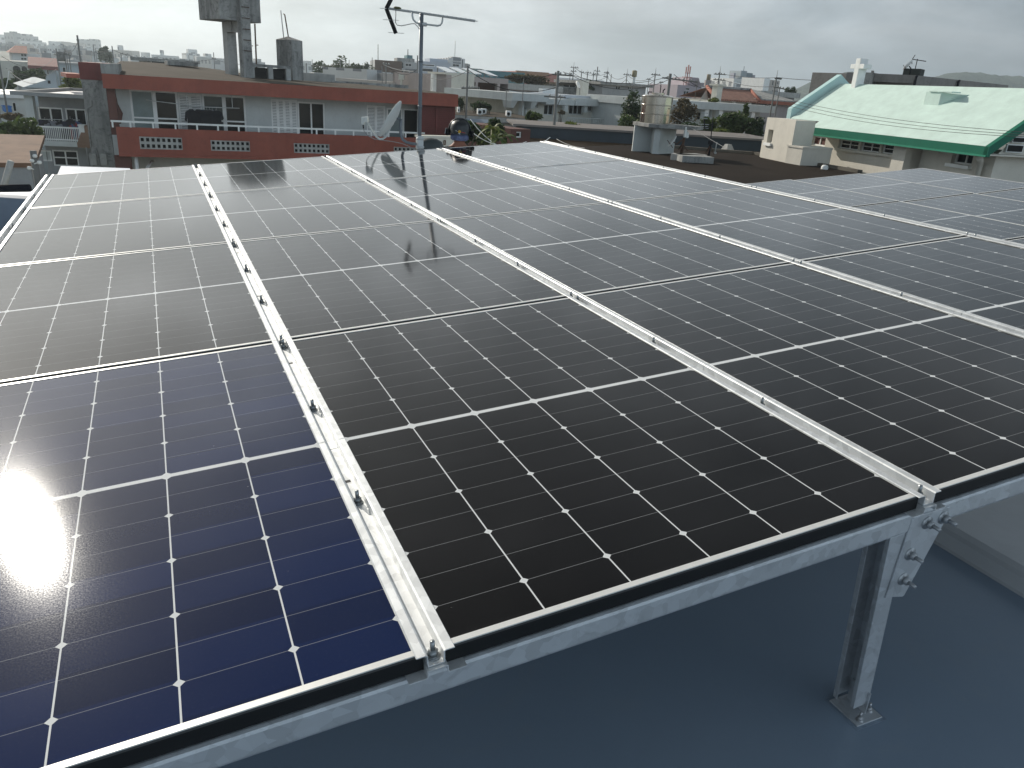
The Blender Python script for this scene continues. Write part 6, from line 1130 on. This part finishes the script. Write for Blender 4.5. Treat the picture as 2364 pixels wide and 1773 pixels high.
# ------------------------------------------------------------------ utility poles and cables
def pole(label, pxt, pyt, pxb, pyb, d, th, arms=(), mt=None, tip=0, group='utility poles', extra=None):
    t_, b_ = W(pxt, pyt, d), W(pxb, pyb, d); root = thing('utility_pole', label, 'utility pole', T((t_.x + b_.x) / 2, (t_.y + b_.y) / 2, GZ), group); o = root.location; k = d / FOC
    r = th * k / 2; top = Vector((0, 0, t_.z - GZ)); m = MB(); tp = top.z
    if tip: m.tube([(0, 0, 0), (0, 0, tp - tip * k), (0, 0, tp - tip * k + .01), (0, 0, tp)], [r * 1.1, r, r * .45, r * .2], 8)
    else: m.tube([(0, 0, 0), (0, 0, tp)], [r * 1.12, r * .92], 10)
    m.obj('shaft', mt or M_pole, root)
    for (ax0, ay, ax1, ay1, ins) in arms:
        a, b2 = W(ax0, ay, d) - o, W(ax1, ay1, d) - o; a.y = a.y; m = MB(); m.tube([a, b2], max(.03, r * .3), 4)
        m.tube([a.lerp(b2, .8), Vector((0, 0, a.lerp(b2, .5).z - .5))], max(.018, r * .15), 4) if ins < 0 else None
        m.obj('crossarm', M_pole, root); n = abs(ins)
        for q in range(n):
            f = (q + .5) / n; p = a.lerp(b2, .04 + .92 * f); m = MB(); h = max(.1, 2.6 * k); m.tube([p + Vector((0, 0, .02)), p + Vector((0, 0, h * .5)), p + Vector((0, 0, h))], [max(.025, .5 * k), max(.05, .9 * k), max(.03, .55 * k)], 6); m.obj('insulator', M_ins if d < 60 else M_pole, root)
    return root
pole('dark leaning pole at the far left edge beside the arched house', 3, 118, 20, 330, 40, 4.2, ())
pole('second dark pole at the left edge beside the blue tarpaulin box', -1, 225, 4, 330, 38, 3.2)
pole('thick dark pole rising behind the left end of the terracotta house', 178.5, 81.5, 186, 145, 46, 4.0, ((176.5, 92, 182, 92, 1),))
pole('slim pole in front of the low red roofed bungalow', 129, 112, 142, 201, 70, 2.8, ((124, 126, 141, 128, 3),))
pole('pole with a transformer drum left of the thick dark pole', 147.5, 102, 157, 190, 72, 2.4, ((140, 125, 160, 127, 4),), tip=14)
r_ = bpy.data.objects['utility_pole.004']; m = MB(); h = W(150, 128, 72).z - GZ; m.lathe([(0, 0), (.32, .02), (.32, .75), (0, .8)], 12, (-.35, 0, h - .5)); m.obj('transformer', M_pole, r_)
pole('short pole right of the transformer pole', 160, 121, 166, 190, 74, 2.4, ((157, 129, 164, 130, 2),)); pole('thin pole between transformer pole and thick dark pole', 154, 112, 160, 190, 76, 1.8)
pole('pole right of the slim hazy tower', 215.4, 103, 219, 142, 120, 1.9, ((209, 120, 224, 121, 3),)); pole('thinner pole left of the two slim conifers', 221, 112, 223, 142, 125, 1.4); pole('pole standing right of the two slim conifers', 258.6, 106, 262.4, 144, 90, 2.4)
pole('short pole on the skyline over the left roof of the terracotta house', 279, 122, 281, 144, 110, 2.0, ((277, 124, 300, 126, 2),)); pole('crossarm pole on the skyline left of the water tower', 493, 121, 494.5, 147, 95, 1.8, ((489, 135.5, 499, 136, 3),))
pole('twin pole over the terracotta roof left of the crossarm pole', 436, 127, 437, 146, 110, 1.3); pole('right twin pole over the terracotta roof', 448, 127, 449, 146, 110, 1.3)
pole('pole just right of the stained roof block', 707, 146, 707.5, 165, 110, 2.2); pole('taller thin pole right of the stained roof block', 721, 137, 721, 165, 110, 1.4)
pole('thin pole in front of the dark skyline trees', 787, 140, 786, 178, 100, 1.7, ((784, 140, 790, 140, 1),)); pole('faint thin pole in the left of the dark skyline trees', 806.5, 138, 806, 172, 110, 1.5); pole('thin pole at the left end of the brown end wall flats', 859, 133, 859.5, 170, 120, 1.5)
pole('dark pole before the brown end wall flats', 891, 144, 891, 200, 55, 2.8, ((882, 147, 901, 150, 3),)); pole('lower pole left of the dark pole at the brown end wall', 882, 152, 882.5, 185, 62, 2.0); pole('pole just left of the antenna mast', 963.5, 128, 963.5, 205, 60, 2.8)
pole('tall pole with bracket arm rising behind the helmet', 1079.5, 151.7, 1075, 300, 36, 4.6, ((1065, 203.5, 1102, 204, 5),))
pole('short pole on the cream house roof left end', 1209, 181, 1207.5, 212, 46, 1.8); pole('slim pole standing left of the cream house wall', 1169, 206, 1167, 262, 44, 2.0)
pole('thick pole with a long crossarm in front of the cream house', 1291.5, 163.6, 1275, 312, 34, 6.2, ((1275, 171.5, 1324, 175, 4), (1256, 222.5, 1306, 225, -2)))
ar = 0
for i, (xt, yt, xb, yb, d, th, arms, tip, lab) in enumerate([(1326, 143, 1320, 205, 90, 2.2, ((1317, 155.5, 1336, 157, 4), (1317, 164.5, 1331, 165, 3)), 12, 'tallest of the pointed poles right of the thick crossarm pole'), (1316.5, 168, 1314, 200, 100, 1.6, ((1312, 170, 1322, 171, 2),), 0, 'short pole left of the tallest pointed pole'), (1342.7, 160, 1340.5, 200, 100, 1.9, ((1337, 166, 1349, 167.5, 3),), 5, 'pole right of the tallest pointed pole'), (1357.5, 161, 1353.5, 200, 105, 1.9, ((1350, 168, 1366, 169, 3),), 5, 'pole second right of the tallest pointed pole'),
    (1370.5, 162, 1368, 202, 105, 1.7, ((1366, 172, 1375, 173, 2),), 4, 'thin pole left of the tall pole pair at mid skyline'), (1379.8, 154, 1375, 208, 95, 2.2, ((1371, 163.5, 1386, 165, 3), (1371, 171, 1384, 172, 2)), 0, 'taller dark pole of the mid skyline pair'), (1403, 155.5, 1399, 212, 90, 2.0, ((1394, 168, 1407, 169, 3), (1393, 177, 1405, 178, 3)), 8, 'pointed pole at the left end of the grey flat house'), (1411, 171, 1410, 190, 110, 1.8, (), 0, 'stub pole right of the pointed pole'),
    (1449, 158, 1443, 216, 85, 2.0, ((1439, 172, 1459, 174, 4),), 10, 'pointed pole in front of the grey flat house'), (1514.6, 156, 1507, 222, 66, 2.4, ((1503, 172, 1525, 174, 4),), 12, 'pointed pole just left of the steel tank'), (1498, 181, 1495, 210, 90, 1.6, ((1492, 183, 1503, 184, 2),), 0, 'low crossarm pole left of the steel tank'), (1526, 188, 1524, 214, 95, 1.6, ((1521, 190, 1532, 191, 2),), 0, 'low pole between pointed pole and leaning crossarm pole'),
    (1664, 152, 1653.5, 226, 60, 2.6, ((1648, 171, 1676, 172.5, 4), (1647, 183.5, 1675, 186, 4)), 12, 'two armed pole before the orange tiled roof'), (1667.5, 187, 1666, 203, 90, 1.4, (), 0, 'short thin pole right of the two armed pole'), (1609, 182, 1606, 228, 68, 1.8, ((1604, 189, 1612, 190, 2),), 0, 'slim pole between leaning crossarm pole and orange tiled roof'), (1796.4, 161.5, 1780, 250, 50, 3.0, ((1788, 180, 1805, 181.5, 0), (1789, 181.5, 1804, 183, 0), (1786, 202, 1800, 202.5, 2)), 14, 'tall pointed pole left of the chapel gable'), (1801, 200.5, 1791, 254, 47, 2.4, ((1797, 203, 1812, 206, 2),), 0, 'shorter pole beside the tall pointed pole at the chapel gable')]):
    pole(lab, xt, yt, xb, yb, d, th, arms, tip=tip)
pole('stout leaning pole with a wide crossarm behind the steel tank', 1547.8, 170, 1540.5, 230, 38, 6.6, ((1528.6, 179.4, 1609, 189.5, 4),))
def cable(label, pts, r=.012, mt=None, sag=.6, group='overhead cables', parent=None):
    P = [W(*p) for p in pts]; m = MB(); q = []
    for a, b_ in zip(P, P[1:]):
        n = 12
        for i in range(n): t_ = i / n; p = a.lerp(b_, t_); p.z -= sag * 4 * t_ * (1 - t_); q.append(p)
    q.append(P[-1]); m.tube(q, r, 5); o = m.obj('overhead_cable', mt or M_wire); tag(o, label, 'cable', group); return o
cable('topmost of the three cables crossing the chapel roof', ((1830, 232, 27), (2364, 305, 17)), .0055, sag=.12); cable('middle of the three cables crossing the chapel roof', ((1822, 237, 27), (2364, 311, 17)), .0055, sag=.14); cable('lowest of the three cables crossing the chapel roof', ((1815, 243, 27), (2364, 316, 17)), .0055, sag=.16)
cable('upper cable from the two armed pole to the tall pointed pole', ((1676, 172, 60), (1796, 179, 50)), .014, sag=.1); cable('lower cable from the two armed pole to the tall pointed pole', ((1675, 186, 60), (1790, 200, 50)), .014, sag=.15); cable('cable running from the tall pointed pole towards the cross', ((1797, 179, 50), (1930, 186, 46)), .014, sag=.05)
cable('drooping white service cable from the thick pole to the left', ((1086, 276, 20), (1270, 317, 22)), .011, M_white, .55); cable('lower white service cable behind the array edge', ((1070, 288, 18), (1215, 327, 20)), .009, M_white, .25); cable('rusty service wire right of the thick pole foot', ((1285, 321, 24), (1350, 342, 22)), .008, M_wireg, .05)
cable('cable from the leaning crossarm pole to the thick crossarm pole', ((1540, 178, 38), (1300, 166, 34)), .011, sag=.35); cable('second cable from leaning crossarm pole to the thick crossarm pole', ((1553, 180, 38), (1310, 169, 34)), .011, sag=.55); cable('cable from the leaning crossarm pole down to the right', ((1556, 172, 38), (1660, 186, 60)), .012, sag=.5); cable('lower cable from the leaning crossarm pole to the right', ((1590, 186, 38), (1655, 196, 60)), .012, sag=.3)
cable('cable across the mid skyline poles, upper', ((1326, 156, 90), (1404, 169, 90), (1449, 173, 85), (1514, 173, 66)), .018, sag=.5); cable('cable across the mid skyline poles, lower', ((1320, 165, 90), (1402, 178, 90), (1446, 183, 85), (1512, 186, 66)), .018, sag=.6); cable('bundle cable from the helmet pole to the thick crossarm pole', ((1079, 160, 36), (1290, 200, 34)), .014, sag=.5); cable('upper cable from the helmet pole to the thick crossarm pole', ((1080, 155, 36), (1276, 172, 34)), .011, sag=.3)
cable('upper cable over the mauve house from the antenna mast side', ((891, 148, 55), (963, 160, 60), (1079, 164, 36)), .012, sag=.5); cable('pale tight cable before the brown end wall flats', ((885, 149, 50), (955, 165, 48)), .02, M_wireg, .1); cable('cable over the dark skyline trees', ((707, 147, 110), (787, 147, 100), (859, 150, 120)), .02, sag=.3)
cable('upper cable across the hazy hillside', ((129, 117, 70), (152, 117, 72), (178, 100, 46)), .012, sag=.3); cable('cable from far left pole to the slim pole', ((4, 130, 40), (129, 126, 70)), .012, sag=.8); cable('pale sagging cable from the far left pole down to the balcony house', ((18, 160, 40), (86, 192, 34)), .012, M_wireg, .2); cable('drooping white loop cable at the far left edge', ((20, 164, 39), (-6, 203, 38)), .016, M_white, .45); cable('low cable across the left hillside houses', ((14, 158, 40), (129, 160, 70), (183, 168, 46)), .012, sag=.5)
cable('stay wire from the steel tank down to the anchor block', ((1554, 268, 27.6), (1679, 344, 24.5)), .008, M_wireg, .02); cable('skyline cable left of the water tower', ((261, 115, 90), (365, 131, 95), (493, 136, 95), (600, 143, 100)), .018, sag=.4); cable('cable from conifers pole to the thick dark pole', ((259, 112, 90), (216, 112, 120)), .016, sag=.4)
# ------------------------------------------------------------------ trees on the skyline, ground, hills
for i, (px, py, d, w, h, lab) in enumerate([(738, 160, 115, 44, 34, 'left dark tree of the skyline row right of the stained block'), (765, 164, 110, 36, 26, 'low dark tree second in the skyline row'), (795, 158, 108, 50, 44, 'tallest dark tree of the skyline row'), (822, 166, 112, 40, 34, 'rounded dark tree right of the tallest in the skyline row'), (848, 160, 118, 28, 32, 'dark tree beside the brown end wall flats'), (980, 200, 62, 22, 16, 'dark tree peeping out right of the antenna mast'), (1358, 196, 88, 40, 16, 'shaggy green roof plants behind the cream house chimney'), (1375, 205, 80, 36, 12, 'dark green mass below the pointed poles'), (1752, 200, 170, 18, 10, 'small dark tree beside the white banded tower'), (1825, 208, 95, 26, 18, 'dark tree left of the hill behind the chapel')]):
    tree('skyline_tree', lab, 'tree', px, py, d, w, h, M_leafd, 1000, None, 120 + i, 'dark trees on the skyline', clumps=14)
bg_ = NB('ground'); bg_.set('Base Color', bg_.mix(bg_.ramp(bg_.noise(.05, 6), .35, .65), (.10, .11, .08), (.2, .19, .17))); bg_.set('Roughness', .95)
m = MB(); N = 48; S = 1480; vs = []
def gh(x, y):
    r_ = math.hypot(x, y); 
    if r_ < 140: return GZ
    a = math.degrees(math.atan2(x, y)); return GZ + max(0, min(1, (r_ - 140) / 320)) * 11 * math.exp(-((a + 14) / 20) ** 2)
cs = [(-1 + 2 * i / N) for i in range(N + 1)]; cs = [math.copysign(abs(c) ** 2.2, c) * S for c in cs]
for y in cs:
    for x in cs: vs.append((x, y, gh(x, y)))
m.add(vs, [(j * (N + 1) + i, j * (N + 1) + i + 1, (j + 1) * (N + 1) + i + 1, (j + 1) * (N + 1) + i) for j in range(N) for i in range(N)], True); struct('ground', m, bg_.m)
bh = NB('hill_forest'); bh.set('Base Color', bh.mix(bh.ramp(bh.noise(.03, 6, .65), .35, .65), (.030, .048, .030), (.055, .075, .045))); bh.set('Roughness', .95); bh.bump(bh.noise(.08, 6, .7), 1, 6)
def hill(name, pts, d, seed):
    g = random.Random(seed); m = MB(); vs = []; P = []
    for (xa, ya), (xb, yb) in zip(pts, pts[1:]):
        n = max(2, int((xb - xa) / 3))
        for i in range(n): t_ = i / n; P.append((xa + (xb - xa) * t_, ya + (yb - ya) * t_ + g.uniform(-.9, .9)))
    P.append(pts[-1]); rows = 7
    for j in range(rows + 1):
        f = j / rows
        for px, py in P:
            p = W(px, py, d); hgt = p.z - GZ; q = Vector((p.x, p.y, 0)) - HD * (d * .16) * (1 - f); vs.append((q.x, q.y, GZ - 1 + hgt * (math.sin(f * math.pi / 2) ** .8) * (1 + .04 * g.uniform(-1, 1) * (f < 1))))
    n = len(P); b0 = len(vs)
    for px, py in P: p = W(px, py, d) + HD * d * .2; vs.append((p.x, p.y, GZ - 1))
    m.add(vs, [(j * n + i, j * n + i + 1, (j + 1) * n + i + 1, (j + 1) * n + i) for j in range(rows) for i in range(n - 1)] + [(rows * n + i, rows * n + i + 1, b0 + i + 1, b0 + i) for i in range(n - 1)]); struct(name, m, bh.m)
hill('hill', ((1780, 222), (1840, 205), (1870, 188), (1910, 176), (1955, 164), (1990, 172), (2040, 200), (2080, 220)), 900, 1)
hill('hill', ((2090, 200), (2130, 182), (2165, 174), (2185, 168), (2215, 165), (2240, 167), (2275, 172), (2310, 174), (2364, 178), (2460, 186)), 1000, 2)
# air
hz_ = bpy.data.materials.new('haze'); hz_.use_nodes = True; t_ = hz_.node_tree; t_.nodes.clear(); ho = t_.nodes.new('ShaderNodeOutputMaterial'); hv = t_.nodes.new('ShaderNodeVolumePrincipled'); hv.inputs['Color'].default_value = (.80, .92, 1, 1); hv.inputs['Density'].default_value = HAZE; hv.inputs['Anisotropy'].default_value = .55; t_.links.new(hv.outputs[0], ho.inputs['Volume'])
m = MB(); m.box(-1500, 1500, -300, 1500, GZ - 3, 75); ob = m.obj('haze', hz_); tag(ob, kind='stuff')
